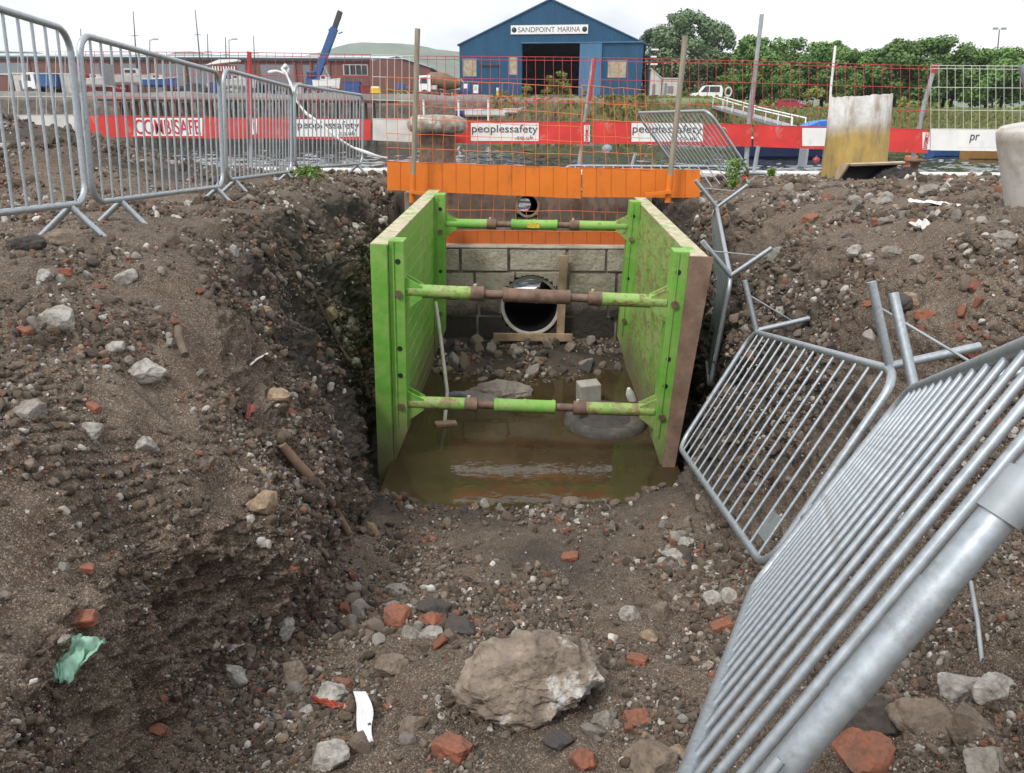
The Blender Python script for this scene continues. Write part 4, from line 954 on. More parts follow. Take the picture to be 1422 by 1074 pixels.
stick([(383,230+95),(410,370),(432,405),(455,450),(474,485)], .016, 'rootwood', 'dark root running down the black bank beside the green box', 'root', 'root', .02)
stick([(468,478),(490,512),(512,548)], .008, 'plank', 'thin bare twig sticking out by the dark gap beside the box', 'twig', 'twig', .03)
stick([(345,508),(355,500),(372,495)], .006, 'white', 'short curl of white cord in the left bank', 'cord', 'cord', .02)
M['oldpeg'] = simple('rotten_timber', (.13, .10, .075), .95, 0, .4, 14, .5)
rd0, rd1 = at(1348, 808, 2.35), hit(1368, 922)[0]
o = MB().tube([rd0-rd1, (rd0-rd1)*.5, Vector((0, 0, -.03))], .008, 8).build('steel_rod', 'galv_dull'); o.location = rd1; tag(o, 'thin steel rod stuck in the ground right of the closest fallen barrier', 'rod')
o = stick([(243,460),(248,478),(252,502)], .02, 'oldpeg', 'rotten timber peg standing out of the left bank', 'timber_peg', 'peg', .05)
# white tape looping off the standing barriers
tpts = [(372,101),(385,99),(399,103),(401,95),(396,91),(391,95),(397,102),(403,115),(411,140),(425,158),(447,173),(465,190),(490,205),(520,216),(538,220)]
vs = []; wv = .026
TP = [at(u, v, 11.9-.2*i/14) for i, (u, v) in enumerate(tpts)]
dense = []
for i in range(len(TP)-1):
    for k in range(4): dense.append(TP[i].lerp(TP[i+1], k/4))
dense.append(TP[-1])
for i, p_ in enumerate(dense):
    tdir = (dense[min(i+1, len(dense)-1)]-dense[max(i-1, 0)]).normalized(); sdv = tdir.cross(Vector((0, 1, .25*math.sin(i*.6)))).normalized(); vs += [p_-TP[0]+sdv*wv*(.75+.25*math.sin(i*.9)), p_-TP[0]-sdv*wv*(.75+.25*math.sin(i*.9))]
o = MB().add(vs, [(2*i, 2*i+1, 2*i+3, 2*i+2) for i in range(len(dense)-1)], True).build('barrier_tape', 'white'); o.location = TP[0]; so = o.modifiers.new('thick', 'SOLIDIFY'); so.thickness = .002
tag(o, 'loose white plastic tape looping from the last standing barrier to the orange boards', 'tape')
# weeds
def leaf_cards(n, size, gen, m=None, quad=True):
    m = m or MB()
    for _ in range(n):
        p_, s_ = gen(); nrm = Vector(rng.normal(size=3)).normalized(); a = nrm.orthogonal().normalized(); b = nrm.cross(a); s_ *= size
        rot = random.uniform(0, 6.28); a, b = a*math.cos(rot)+b*math.sin(rot), b*math.cos(rot)-a*math.sin(rot)
        m.add([p_-a*s_*.5-b*s_, p_+a*s_*.55-b*s_*.1, p_+b*s_*1.05, p_-a*s_*.5+b*s_*.15], [(0, 1, 2, 3)])
    return m
M['leaf_light'] = simple('weed_leaf', (.13, .24, .035), .6, 0, .35, 9)
def weed(u, v, h, w, lab):
    l, n = hit(u, v); t = thing('weed', lab, 'weed', l); m = MB()
    for k in range(9):
        a = random.uniform(0, 6.28); tip = Vector((math.cos(a)*w*random.uniform(.3, 1), math.sin(a)*w*.6, h*random.uniform(.6, 1)))
        m.tube([(0, 0, -.02), tip*.5+Vector((0, 0, h*.15)), tip], [.006, .004, .002], 5)
    m.build('stem', 'leaf_light', t)
    leaf_cards(170, .03, lambda: (Vector((random.gauss(0, w*.5), random.gauss(0, w*.4), h*random.uniform(.1, 1.0))), random.uniform(.6, 1.4))).build('leaves', 'leaf_light', t)
weed(428, 250, .16, .16, 'small green weed by the feet of the last standing barrier')
weed(1017, 262, .36, .14, 'tall leafy weed growing through the barrier lying flat')
weed(1070, 246, .12, .06, 'tiny weed on the coping edge by the short silver stub')
weed(600, 268, .1, .12, 'low weed behind the top corner of the bright green panel')


# ================================================================== the far shore
GZ = at(711, 137, 120).z
def sstep(t): t = np.clip(t, 0, 1); return t*t*(3-2*t)
def farz(x, Y):
    r = sstep((np.asarray(x, float)-26)/14)
    lf = sstep((-9-np.asarray(x, float))/6)
    y0 = 101-4*r+1.2*lf; y1 = 108+20*r-3.2*lf; top = GZ-.9*r
    return -3.4+(top+3.4)*sstep((Y-y0)/(y1-y0))
xs = np.r_[-900, -400, -250, np.arange(-160, 200, 3.0), 260, 400, 900]; ys_ = np.r_[92, 96, np.arange(98, 140, 1.5), 150, 180, 240, 400, 700, 1000]
XX, YY = np.meshgrid(xs, ys_); ZZ = farz(XX, YY)
FP_ = np.stack([XX, YY, ZZ], 2).reshape(-1, 3); FP_[:, 2] += fbm(FP_, .25, 3)*.45*(np.abs(FP_[:, 1]-110) < 22)
nx = len(xs); FF = [(j*nx+i, j*nx+i+1, (j+1)*nx+i+1, (j+1)*nx+i) for j in range(len(ys_)-1) for i in range(nx-1)]
def bank_mat():
    m, nt, b = new_mat('far_bank')
    tc = N(nt, 'ShaderNodeTexCoord'); v = tc.outputs['Object']; sx = N(nt, 'ShaderNodeSeparateXYZ'); nt.links.new(v, sx.inputs[0])
    stone = ramp(nt, noise(nt, 1.1, 8, .75, vec=v), [(.35, (.05, .042, .035)), (.55, (.13, .11, .09)), (.72, (.27, .24, .21))])
    weeds = ramp(nt, noise(nt, .7, 8, .75, vec=v), [(.35, (.05, .07, .022)), (.55, (.11, .13, .04)), (.72, (.17, .16, .075))])
    lawn = ramp(nt, noise(nt, .25, 6, vec=v), [(.35, (.10, .19, .03)), (.65, (.17, .26, .045))])
    yard = ramp(nt, noise(nt, .3, 6, vec=v), [(.35, (.16, .15, .14)), (.65, (.25, .23, .21))])
    right = N(nt, 'ShaderNodeMapRange'); right.inputs[1].default_value = 14; right.inputs[2].default_value = 30; nt.links.new(sx.outputs[0], right.inputs[0])
    hi = N(nt, 'ShaderNodeMapRange'); hi.inputs[1].default_value = 2.2; hi.inputs[2].default_value = 2.9; nt.links.new(sx.outputs[2], hi.inputs[0])
    lft = N(nt, 'ShaderNodeMapRange'); lft.inputs[1].default_value = -10; lft.inputs[2].default_value = 0; nt.links.new(sx.outputs[0], lft.inputs[0])
    low = mix(nt, right.outputs[0], mix(nt, mix(nt, lft.outputs[0], (0, 0, 0), ramp(nt, noise(nt, .35, 6, vec=v), [(.45, 0), (.6, 1)])), stone, weeds), weeds)
    top = mix(nt, right.outputs[0], yard, lawn)
    nt.links.new(mix(nt, hi.outputs[0], low, top), b.inputs['Base Color']); b.inputs['Roughness'].default_value = .95
    bump(nt, b, noise(nt, 2, 8, .7, vec=v), .8, .3); return m
fb = MB().add(FP_.tolist(), FF, True).build('far_bank', bank_mat()); tag(fb, kind='structure')
# hills
def hill_mat(name, c1, c2, c3, s):
    m, nt, b = new_mat(name)
    col = ramp(nt, noise(nt, s, 8, .65), [(.35, c1), (.5, c2), (.62, c1), (.72, c3)]); nt.links.new(col, b.inputs['Base Color']); b.inputs['Roughness'].default_value = 1; return m
def hill(name, prof_, Y, back, base_y, mat):
    us = np.linspace(prof_[0][0], prof_[-1][0], 160); vt = np.interp(us, [p_[0] for p_ in prof_], [p_[1] for p_ in prof_])
    vs = []; n = len(us); R2 = 26
    for j in range(R2+1):
        for i in range(n):
            top = at(us[i], vt[i], Y); t_ = j/R2
            y_ = base_y+(Y-base_y)*min(1, t_*1.25) if t_ <= .8 else Y+(back-Y)*(t_-.8)/.2
            h_ = sstep(min(1, t_*1.25)) if t_ <= .8 else 1-sstep((t_-.8)/.2)
            x_ = top.x*y_/Y if t_ <= .8 else top.x
            wob = float(perlin(np.array([[x_*.006, y_*.006, 3.3]]))[0])*top.z*.10*(h_ > .02)*(1 if h_ < .97 else .3)
            vs.append((x_, y_, GZ-1+(top.z-GZ+1)*h_+wob))
    o = MB().add(vs, [(j*n+i, j*n+i+1, (j+1)*n+i+1, (j+1)*n+i) for j in range(R2) for i in range(n-1)], True).build(name, mat); tag(o, kind='structure')
hill('hills', [(-700,90),(-200,84),(160,92),(240,84),(300,83),(380,88),(430,81),(470,72),(500,69),(520,67),(545,69),(575,73),(605,76),(640,80),(720,86),(860,98),(1000,104),(1500,100),(2200,98)], 2600, 3600, 800,
     hill_mat('hill_heath', (.10, .135, .105), (.15, .19, .13), (.20, .25, .13), .011))
hill('hills', [(-800,70),(-300,66),(0,72),(60,76),(85,86),(130,100),(200,118)], 700, 1000, 420, hill_mat('wooded_hill', (.05, .075, .06), (.08, .11, .08), (.10, .13, .08), .04))

def clad(name, c, scale, var=.12, dirt=(.2, .2, .2)):
    m, nt, b = new_mat(name)
    tc = N(nt, 'ShaderNodeTexCoord'); mp = N(nt, 'ShaderNodeMapping'); nt.links.new(tc.outputs['Object'], mp.inputs[0])
    w = N(nt, 'ShaderNodeTexWave', Scale=scale); w.bands_direction = 'X'; nt.links.new(mp.outputs[0], w.inputs[0])
    col = ramp(nt, noise(nt, .5, 6, stretch=(1, 1, .3)), [(.3, tuple(x*(1-var) for x in c)), (.7, tuple(x*(1+var) for x in c))])
    col = mix(nt, ramp(nt, noise(nt, 1.5, 8, .7, stretch=(1, 1, .15)), [(.6, 0), (.8, .4)]), col, dirt)
    nt.links.new(col, b.inputs['Base Color']); b.inputs['Roughness'].default_value = .5
    bump(nt, b, w.outputs['Fac'], .8, .06); return m
M['blueclad'] = clad('blue_cladding', (.022, .105, .21), 1.6, .14, (.05, .12, .2)); M['blueclad'].node_tree.nodes['Bump'].inputs['Distance'].default_value = .16; M['bluedoor'] = clad('pale_blue_cladding', (.055, .165, .29), 1.3)
M['blueroof'] = simple('blue_roof', (.03, .10, .19), .5, 0, .1, .3)
def brick_mat():
    m, nt, b = new_mat('brickwork'); tc = N(nt, 'ShaderNodeTexCoord'); mp = N(nt, 'ShaderNodeMapping'); mp.inputs['Rotation'].default_value = (PI/2, 0, 0); nt.links.new(tc.outputs['Object'], mp.inputs[0])
    br = N(nt, 'ShaderNodeTexBrick', Scale=2.2); nt.links.new(mp.outputs[0], br.inputs['Vector']); br.inputs['Color1'].default_value = (.20, .09, .07, 1); br.inputs['Color2'].default_value = (.15, .068, .056, 1); br.inputs['Mortar'].default_value = (.19, .13, .11, 1)
    nt.links.new(mix(nt, ramp(nt, noise(nt, .4, 6), [(.4, 0), (.7, .4)]), br.outputs[0], (.13, .06, .05)), b.inputs['Base Color']); b.inputs['Roughness'].default_value = .9; return m
M['bricks'] = brick_mat()
M['paleroof'] = simple('pale_sheet_roof', (.40, .50, .54), .5, 0, .1, .4); M['shutter'] = clad('roller_shutter', (.25, .26, .28), 3)
M['glass'] = simple('dark_glass', (.03, .035, .045), .15, 0, .3, 1)
M['buff'] = simple('boarded_window', (.36, .30, .21), .7, 0, .3, 2); M['grime'] = simple('dirty_white', (.50, .485, .455), .7, 0, .12, 1.5, 0, (.35, .30, .25), .6, .8, 2)
M['bluepaint'] = simple('blue_paint', (.03, .09, .25), .45, 0, .15, 1.5); M['navy'] = simple('navy_hull', (.012, .022, .07), .35, 0, .15, 1.5); M['tarp'] = simple('blue_tarp', (.02, .16, .55), .5, 0, .2, 3)
M['yellow'] = simple('yellow_paint', (.65, .42, .02), .5, 0, .1, 2); M['maroon'] = simple('maroon_container', (.20, .035, .035), .6, 0, .2, 1.2); M['darkmetal'] = simple('dark_metal', (.05, .05, .055), .6, 0, .3, 2)
M['oldwood'] = simple('dark_jetty_timber', (.055, .045, .038), .95, 0, .4, 2); M['ochre'] = simple('ochre_drum', (.17, .11, .065), .6, 0, .3, 2); M['redcar'] = simple('red_car_paint', (.35, .02, .03), .3, 0, .05)
def base_at(u, Y, v=137): p_ = at(u, v, Y); p_.z = float(farz(p_.x, Y)); return p_
PXM = lambda Y, z=3: (Y*math.cos(TH)-z*math.sin(TH))/FPX
# --- boat shed
sY = 120; k_ = PXM(sY); bpos = base_at(762, sY)
sh = thing('boat_shed', 'large blue metal clad shed with an open dark doorway and a name board', 'shed', mtx=Matrix.Translation(bpos) @ Matrix.Rotation(math.radians(-9), 4, 'Z'))
hw, he, ha_ = 13.6, 7.45, 13.3; X = lambda u: (u-762)*k_; Zv = lambda v: (137-v)*k_
gz = lambda x: ha_-(ha_-he)*abs(x)/hw
dx0, dx1, dh = X(724), X(803), Zv(67)
w = MB()
w.prism([(-hw, 0, -1), (dx0, 0, -1), (dx0, 0, gz(dx0)), (-hw, 0, he)], (0, .25, 0)).prism([(dx1, 0, -1), (hw, 0, -1), (hw, 0, he), (dx1, 0, gz(dx1))], (0, .25, 0)).prism([(dx0, 0, dh), (dx1, 0, dh), (dx1, 0, gz(dx1)), (0, 0, ha_), (dx0, 0, gz(dx0))], (0, .25, 0))
w.build('front_wall', 'blueclad', sh)
MB().box((hw-.25, .26, -1), (hw, 36, he)).build('side_wall', 'blueclad', sh); MB().box((-hw, .26, -1), (-hw+.25, 36, he)).build('side_wall', 'blueclad', sh); MB().prism([(-hw, 35.7, -1), (hw, 35.7, -1), (hw, 35.7, he), (0, 35.7, ha_), (-hw, 35.7, he)], (0, .3, 0)).build('back_wall', 'darkmetal', sh)
for s_ in (1, -1):
    MB().prism([(0, -.2, ha_+.02), (s_*(hw+.3), -.2, he-.1), (s_*(hw+.3), -.2, he+.06), (0, -.2, ha_+.22)], (0, 36.4, 0)).build('roof', 'blueroof', sh)
MB().box((X(803), -.22, 0), (X(833), -.06, dh)).build('sliding_door', 'bluedoor', sh)
MB().box((X(722), -.3, dh+.0), (X(886), -.02, dh+.16)).build('door_rail', 'bluedoor', sh)
for (a, b_, c_, d_, mt) in ((641, 86, 660, 108, 'buff'), (707, 84, 717, 106, 'buff'), (842, 89, 866, 110, 'buff')):
    f_ = MB().box((X(a)-.12, -.06, Zv(d_)-.12), (X(b_ if 0 else c_)+.12, -.01, Zv(b_)+.12)).build('window', 'bluedoor', sh); MB().box((X(a), -.09, Zv(d_)), (X(c_), -.062, Zv(b_))).build('pane', mt, f_)
MB().box((X(667), -.08, Zv(137)), (X(691), -.02, Zv(93))).build('side_door', 'blueclad', sh); MB().box((X(666), -.3, Zv(94.5)), (X(692), -.02, Zv(92.5))).build('door_hood', 'darkmetal', sh)
MB().box((X(803)+.1, -.05, 0), (X(804), 0, dh)).build('door_edge', 'darkmetal', sh)
sg = MB().box((X(708.5), -.18, Zv(55.5)), (X(813), -.02, Zv(44.5))).build('name_board', 'white', sh)
for txt, u, ww, hh in (('SANDPOINT', 748, 60, 6.2), ('MARINA', 797-8, 33, 6.2)):
    if txt == 'MARINA': u = 787.5
    o = put('lettering', fit_text(text_mesh(txt, 1, 'ink', 0), (50 if txt != 'MARINA' else 30)*k_, hh*k_), sg); o.location = (X(743.5 if txt != 'MARINA' else 787.5), -.2, Zv(50)); o.rotation_euler = (PI/2, 0, 0)
M['emblem'] = simple('dark_green_emblem', (.02, .06, .04), .6)
for u in (713, 808.5): MB().lathe([(.001, 0), (.36, 0), (.36, .03), (.001, .03)], 20, Matrix.Translation((X(u), -.18, Zv(50))) @ Matrix.Rotation(PI/2, 4, 'X')).build('emblem', 'emblem', sg)
# --- brick works
bY = 128; k2 = PXM(bY); bb = base_at(300, bY); X2 = lambda u: (u-300)*k2; Z2 = lambda v: (137-v)*k2
bk = thing('brick_works', 'long low brick works with grey roller shutters and a pale sheet roof', 'building', bb)
MB().box((X2(-80), 0, -1), (X2(516), 14, Z2(87))).build('wall', 'bricks', bk)
gp = [(X2(516), -.4, -1), (X2(600), -.4, -1), (X2(600), -.4, Z2(97)), (X2(553), -.4, Z2(83)), (X2(516), -.4, Z2(89))]
MB().prism(gp, (0, 14, 0)).build('gable_wall', 'bricks', bk)
MB().prism([(X2(-82), -.3, Z2(87)), (X2(-82), 7, Z2(78.5)), (X2(-82), 7.2, Z2(77.5)), (X2(-82), -.5, Z2(85.5))], (X2(553)-X2(-82), 0, 0)).build('roof', 'paleroof', bk)
MB().prism([(X2(553), -.7, Z2(83)), (X2(602), -.7, Z2(97.5)), (X2(602), -.7, Z2(96)), (X2(553), -.7, Z2(81.5))], (0, 15, 0)).build('roof', 'paleroof', bk)
MB().box((X2(-80), -.35, Z2(89.5)), (X2(516), -.02, Z2(87))).build('gutter', 'darkmetal', bk)
for a, c_ in ((-50, -10), (8, 48), (112, 122), (136, 146), (176, 196), (222, 262), (267, 300), (322, 345), (366, 412), (424, 434), (441, 459)):
    MB().box((X2(a), -.12, -.5), (X2(c_), -.01, Z2(94))).build('shutter', 'shutter', bk)
    MB().box((X2(c_), -.2, -.5), (X2(c_+2.4), -.0, Z2(88))).build('pier', 'bricks', bk)
f_ = MB().box((X2(479), -.1, Z2(107)), (X2(513), -.01, Z2(93))).build('window', 'grime', bk)
for a in (480.5, 489, 497, 505): MB().box((X2(a), -.14, Z2(106)), (X2(a+6.8), -.102, Z2(94))).build('pane', 'glass', f_)
# smaller far sheds
def cabin(u0, u1, v0, v1, Y, dep, mat, rmat, lab, name='cabin', slope=0, cat='cabin', win=()):
    k = PXM(Y); p_ = base_at((u0+u1)/2, Y); t = thing(name, lab, cat, p_); hw_ = (u1-u0)/2*k; h_ = at((u0+u1)/2, v0, Y).z-p_.z
    MB().prism([(-hw_, 0, -.6), (hw_, 0, -.6), (hw_, 0, h_-slope), (-hw_, 0, h_)], (0, dep, 0)).build('wall', mat, t)
    MB().prism([(-hw_-.12, -.12, h_+.005), (hw_+.12, -.12, h_-slope+.005), (hw_+.12, -.12, h_-slope+.16), (-hw_-.12, -.12, h_+.16)], (0, dep+.24, 0)).build('roof', rmat, t)
    for (a, b_, c_, d_, mt, nm) in win: MB().box(((a-.5)*2*hw_, -.07, b_*h_), ((c_-.5)*2*hw_, -.005, d_*h_)).build(nm, mt, t)
    return t
cabin(902, 917, 96, 137, 118, 5, 'grime', 'grime', 'white lean-to with a sloping roof beside the blue shed', 'cabin', 1.4, win=((.2, .0, .45, .5, 'shutter', 'door'),))
cabin(920, 940, 110, 137, 117, 4, 'grime', 'grime', 'square white store cabin next to the lean-to', 'cabin', 0, win=((.3, .3, .7, .65, 'shutter', 'window'), (.08, 0, .24, .8, 'shutter', 'door')))
cabin(24, 60, 103, 127, 121, 5, 'grime', 'grime', 'buff store block at the far left of the yard', 'cabin', 0, win=((.2, .2, .5, .7, 'shutter', 'door'),))
cabin(-60, 20, 100, 130, 124, 6, 'bricks', 'paleroof', 'low brick store beyond the buff block', 'cabin', .5)
def container(u0, u1, v0, v1, Y, mat, lab, ends=True):
    k = PXM(Y); p_ = base_at((u0+u1)/2, Y); t = thing('container', lab, 'container', p_); hw_ = (u1-u0)/2*k; h_ = max(1, at(u0, v0, Y).z-p_.z)
    m = MB().box((-hw_, 0, .12), (hw_, 2.4, h_))
    n = int(hw_*2/.35)
    for i in range(n): x_ = -hw_+.2+(2*hw_-.4)*i/max(1, n-1); m.box((x_-.06, -.05, .25), (x_+.06, -.002, h_-.15))
    m.build('body', mat, t)
    MB().box((-hw_-.04, -.07, .0), (hw_+.04, 2.45, .115)).build('base_frame', 'darkmetal', t); MB().box((-hw_-.04, -.07, h_+.004), (hw_+.04, 2.45, h_+.1)).build('top_frame', mat, t)
    return t
container(124, 172, 106, 134, 116, 'maroon', 'dull maroon shipping container behind the plated barrier')
container(88, 106, 104, 131, 117, 'grime', 'narrow white container left of the maroon one')
container(477, 500, 114, 129, 117, 'bluepaint', 'mid blue container beside the crane')
container(501, 514, 120, 131, 117, 'maroon', 'small dark red store box right of the blue container')
p_ = base_at(521, 112); t = thing('skip', 'yellow tank with a white lid on the quay in front of the brick works', 'tank', p_); kk = PXM(112); hh_ = at(521, 122, 112).z-p_.z
MB().box((-6.5*kk, 0, .3), (6.5*kk, 1.4, hh_)).box((-7.3*kk, -.08, hh_*.3), (7.3*kk, 1.5, hh_*.4)).build('body', 'yellow', t, .05); MB().box((-5*kk, .1, hh_+.002), (5*kk, 1.2, hh_+.18)).build('lid', 'white', t)
for x_ in (-.5, .5): MB().box((x_-.1, .2, -.2), (x_+.1, 1.2, .3)).build('foot', 'darkmetal', t)
# --- vehicles
def wheel(t, x, y, r, wd=.28):
    w = MB().tube([(x, y, r), (x, y+wd, r)], r, 18, smooth=False).build('wheel', 'rubber', t)
    MB().tube([(x, y-.012, r), (x, y+.05, r)], r*.55, 14, smooth=False).build('rim', 'galv_dull', w)
def car(u, Y, L, mat, lab, van=False, face=1, cat='car', name='parked_car'):
    p_ = base_at(u, Y); t = thing(name, lab, cat, mtx=Matrix.Translation(p_) @ Matrix.Rotation(0 if face > 0 else PI, 4, 'Z') @ Matrix.Translation((0, -.85, 0)))
    h = 1.95 if van else 1.45; b = L/2
    pf = [(-b, .35), (b, .35), (b, .72), (b-.15, .88), (b-1.05, .98), (b-1.75, h-.05), (b-2.1, h), (-b+.25, h), (-b, h-.5 if van else .95)] if van else [(-b, .35), (b, .35), (b, .7), (b-1.0, .88), (b-1.75, h), (-b+.9, h), (-b+.2, .95), (-b, .85)]
    MB().prism([(x, 0, z) for x, z in pf], (0, 1.75, 0)).build('body', mat, t, .06)
    for y_ in (-.012, 1.745):
        MB().prism([(b-1.15, y_, 1.02), (b-1.78, y_, h-.14), (b-2.35, y_, h-.12), (b-2.35, y_, 1.02)], (0, .017, 0)).build('window', 'glass', t)
        MB().prism([(b-2.45, y_, 1.02), (b-2.45, y_, h-.14), (-b+(.5 if van else 1.0), y_, h-.14), (-b+.45, y_, 1.02)], (0, .017, 0)).build('window', 'glass', t)
    MB().box((b-.02, .15, .7), (b+.015, .45, .82)).build('headlight', 'white', t); MB().box((b-.02, 1.3, .7), (b+.015, 1.6, .82)).build('headlight', 'white', t)
    for x in (b-.8, -b+.85):
        for y in (-.06, 1.53): wheel(t, x, y, .33)
    return t
car(980, 118, 4.4, 'white', 'white people carrier parked on the far bank by the gangway', True, -1)
car(1098, 124, 4.3, 'redcar', 'red car parked under the trees beyond the far bank', False, 1)
car(312, 119, 4.4, 'grime', 'pale van parked in front of the brick works shutters', True, 1)
def truck(u, Y, lab, cabm, load, lm, L=8.0, face=-1, name='lorry'):
    p_ = base_at(u, Y); t = thing(name, lab, 'lorry', mtx=Matrix.Translation(p_) @ Matrix.Rotation(0 if face > 0 else PI, 4, 'Z') @ Matrix.Translation((0, -1.2, 0)))
    b = L/2
    MB().box((-b, .3, .75), (b-.3, 2.1, 1.02)).build('chassis', 'darkmetal', t)
    c = MB().prism([(b-1.9, 0, .7), (b, 0, .7), (b, 0, 1.7), (b-.25, 0, 2.85), (b-1.9, 0, 2.95)], (0, 2.4, 0)).build('cab', cabm, t, .07)
    MB().prism([(b-.35, -.015, 1.8), (b-.5, -.015, 2.6), (b-1.4, -.015, 2.65), (b-1.4, -.015, 1.8)], (0, .02, 0)).build('window', 'glass', c); MB().prism([(b-.35, 2.395, 1.8), (b-.5, 2.395, 2.6), (b-1.4, 2.395, 2.65), (b-1.4, 2.395, 1.8)], (0, .02, 0)).build('window', 'glass', c)
    MB().prism([(b+.01, .2, 1.75), (b+.01, 2.2, 1.75), (b-.22, 2.2, 2.7), (b-.22, .2, 2.7)], (.02, 0, .0)).build('windscreen', 'glass', c)
    if load == 'drum':
        ax_ = Matrix.Translation((-b+.3, 1.2, 1.7)) @ Matrix.Rotation(math.radians(78), 4, 'Y')
        MB().lathe([(.35, 0), (.75, .7), (1.1, 2.0), (1.12, 3.0), (.8, 4.4), (.5, 4.9), (.001, 4.95)], 26, ax_).build('mixer_drum', lm, t)
        MB().bar((-b+.2, 1.2, 2.5), (-b-.7, 1.2, 1.3), .5, .1).build('chute', 'grime', t); MB().box((-b+3.6, .15, 1.03), (-b+5.2, 2.2, 1.6)).build('water_tank', 'grime', t)
    else:
        MB().box((-b, 0, 1.03), (b-2.1, 2.4, 2.9)).build('load_body', lm, t, .05)
        for k in range(5): MB().box((-b+.3+k*(L-3)/4.5, -.05, 1.1), (-b+.42+k*(L-3)/4.5, -.002, 2.85)).build('rib', lm, t)
    for x in (b-1.0, b-2.6, -b+2.2, -b+.9):
        for y in (-.02, 2.12): wheel(t, x, y, .5, .3)
    MB().box((-b+2.9, -.03, .55), (b-3.2, .12, .98)).build('side_guard', 'white', t)
truck(612, 117, 'white concrete mixer lorry with a brown drum between the post and the shed', 'white', 'drum', 'ochre', 6.4)
truck(64, 117, 'white tipper lorry with a dark blue side at the far left of the yard', 'white', 'box', 'bluepaint', 4.8, -1)
# crane
cp_ = base_at(446, 116); cr = thing('mobile_crane', 'blue mobile crane with a raised jib and a red chassis', 'crane', cp_)
MB().box((-2.6, 0, .55), (2.4, 2.4, 1.15)).build('chassis', 'maroon', cr, .05)
for x in (-2.0, -1.0, .6, 1.6):
    for y in (-.05, 2.1): wheel(cr, x, y, .5, .3)
MB().box((-2.1, .2, 1.16), (1.7, 2.2, 2.55)).build('turntable', 'bluepaint', cr, .08); MB().box((-1.9, .0, 2.56), (-.7, 1.0, 3.3)).build('operator_cab', 'bluepaint', cr, .05); MB().box((-1.8, -.02, 2.65), (-.8, .02, 3.2)).build('window', 'glass', cr)
j0, j1, j2 = at(434, 113, 116)-cp_, at(462, 38, 116)-cp_, at(470, 14, 116)-cp_
for q in (j0, j1, j2): q.y = 1.2
MB().bar(j0, j1, .95, 1.0, (0, 1, 0)).build('jib', 'bluepaint', cr, .04); MB().bar(j1.lerp(j0, .02), j2, .65, .7, (0, 1, 0)).build('jib_extension', 'darkmetal', cr, .03)
MB().bar(j1+Vector((-.6, 0, -.1)), j1+Vector((-.55, 0, -.9)), .5, .5, (0, 1, 0)).build('jib_head', 'bluepaint', cr); MB().tube([j0.lerp(j1, .35), Vector((1.2, 1.2, 2.5))], .14, 8).build('ram', 'galv', cr); MB().tube([j2, j2+Vector((.02, 0, -1.0))], .05, 6).build('hook_block', 'darkmetal', cr)
MB().tube([j1+Vector((.5, 0, -.7)), j1+Vector((1.1, 0, -.5))], .08, 6).build('lamp', 'darkmetal', cr)
def trailer(u, Y, w_, mat, lab):
    p_ = base_at(u, Y); t = thing('trailer', lab, 'trailer', p_); k = w_*PXM(Y)/2
    MB().box((-k, 0, .75), (k, 2.2, .95)).build('bed', 'darkmetal', t); m_ = MB()
    MB().box((-k*.9, .2, .955), (k*.2, 2.0, 1.7)).build('crate', mat, t, .03); MB().box((k*.25, .3, .955), (k*.85, 1.8, 1.35)).build('crate', 'ochre', t, .03)
    for x in (-k*.6, k*.55):
        for y in (-.03, 1.9): wheel(t, x, y, .42)
    MB().bar((k, 1.1, .8), (k+1.0, 1.1, .6), .12).build('drawbar', 'darkmetal', t)
trailer(385, 116, 34, 'darkmetal', 'flat trailer of dark crates in front of the brick works shutters'); trailer(240, 117, 26, 'maroon', 'flat trailer with a maroon crate beside the cabin boat'); trailer(560, 114, 22, 'bluepaint', 'flat trailer with a blue crate below the brick gable')
container(292, 303, 115, 131, 116, 'bluepaint', 'small bright blue bin store between the pale van and the maroon crate trailer'); container(346, 362, 118, 133, 115, 'darkmetal', 'dark low container right of the pale van'); container(404, 420, 116, 133, 115, 'grime', 'dirty white container just left of the crane')
car(152, 112, 4.2, 'redcar', 'red car in front of the maroon container', False, 1); car(270, 112, 4.3, 'darkmetal', 'dark car between the cabin boat and the pale van', False, -1)
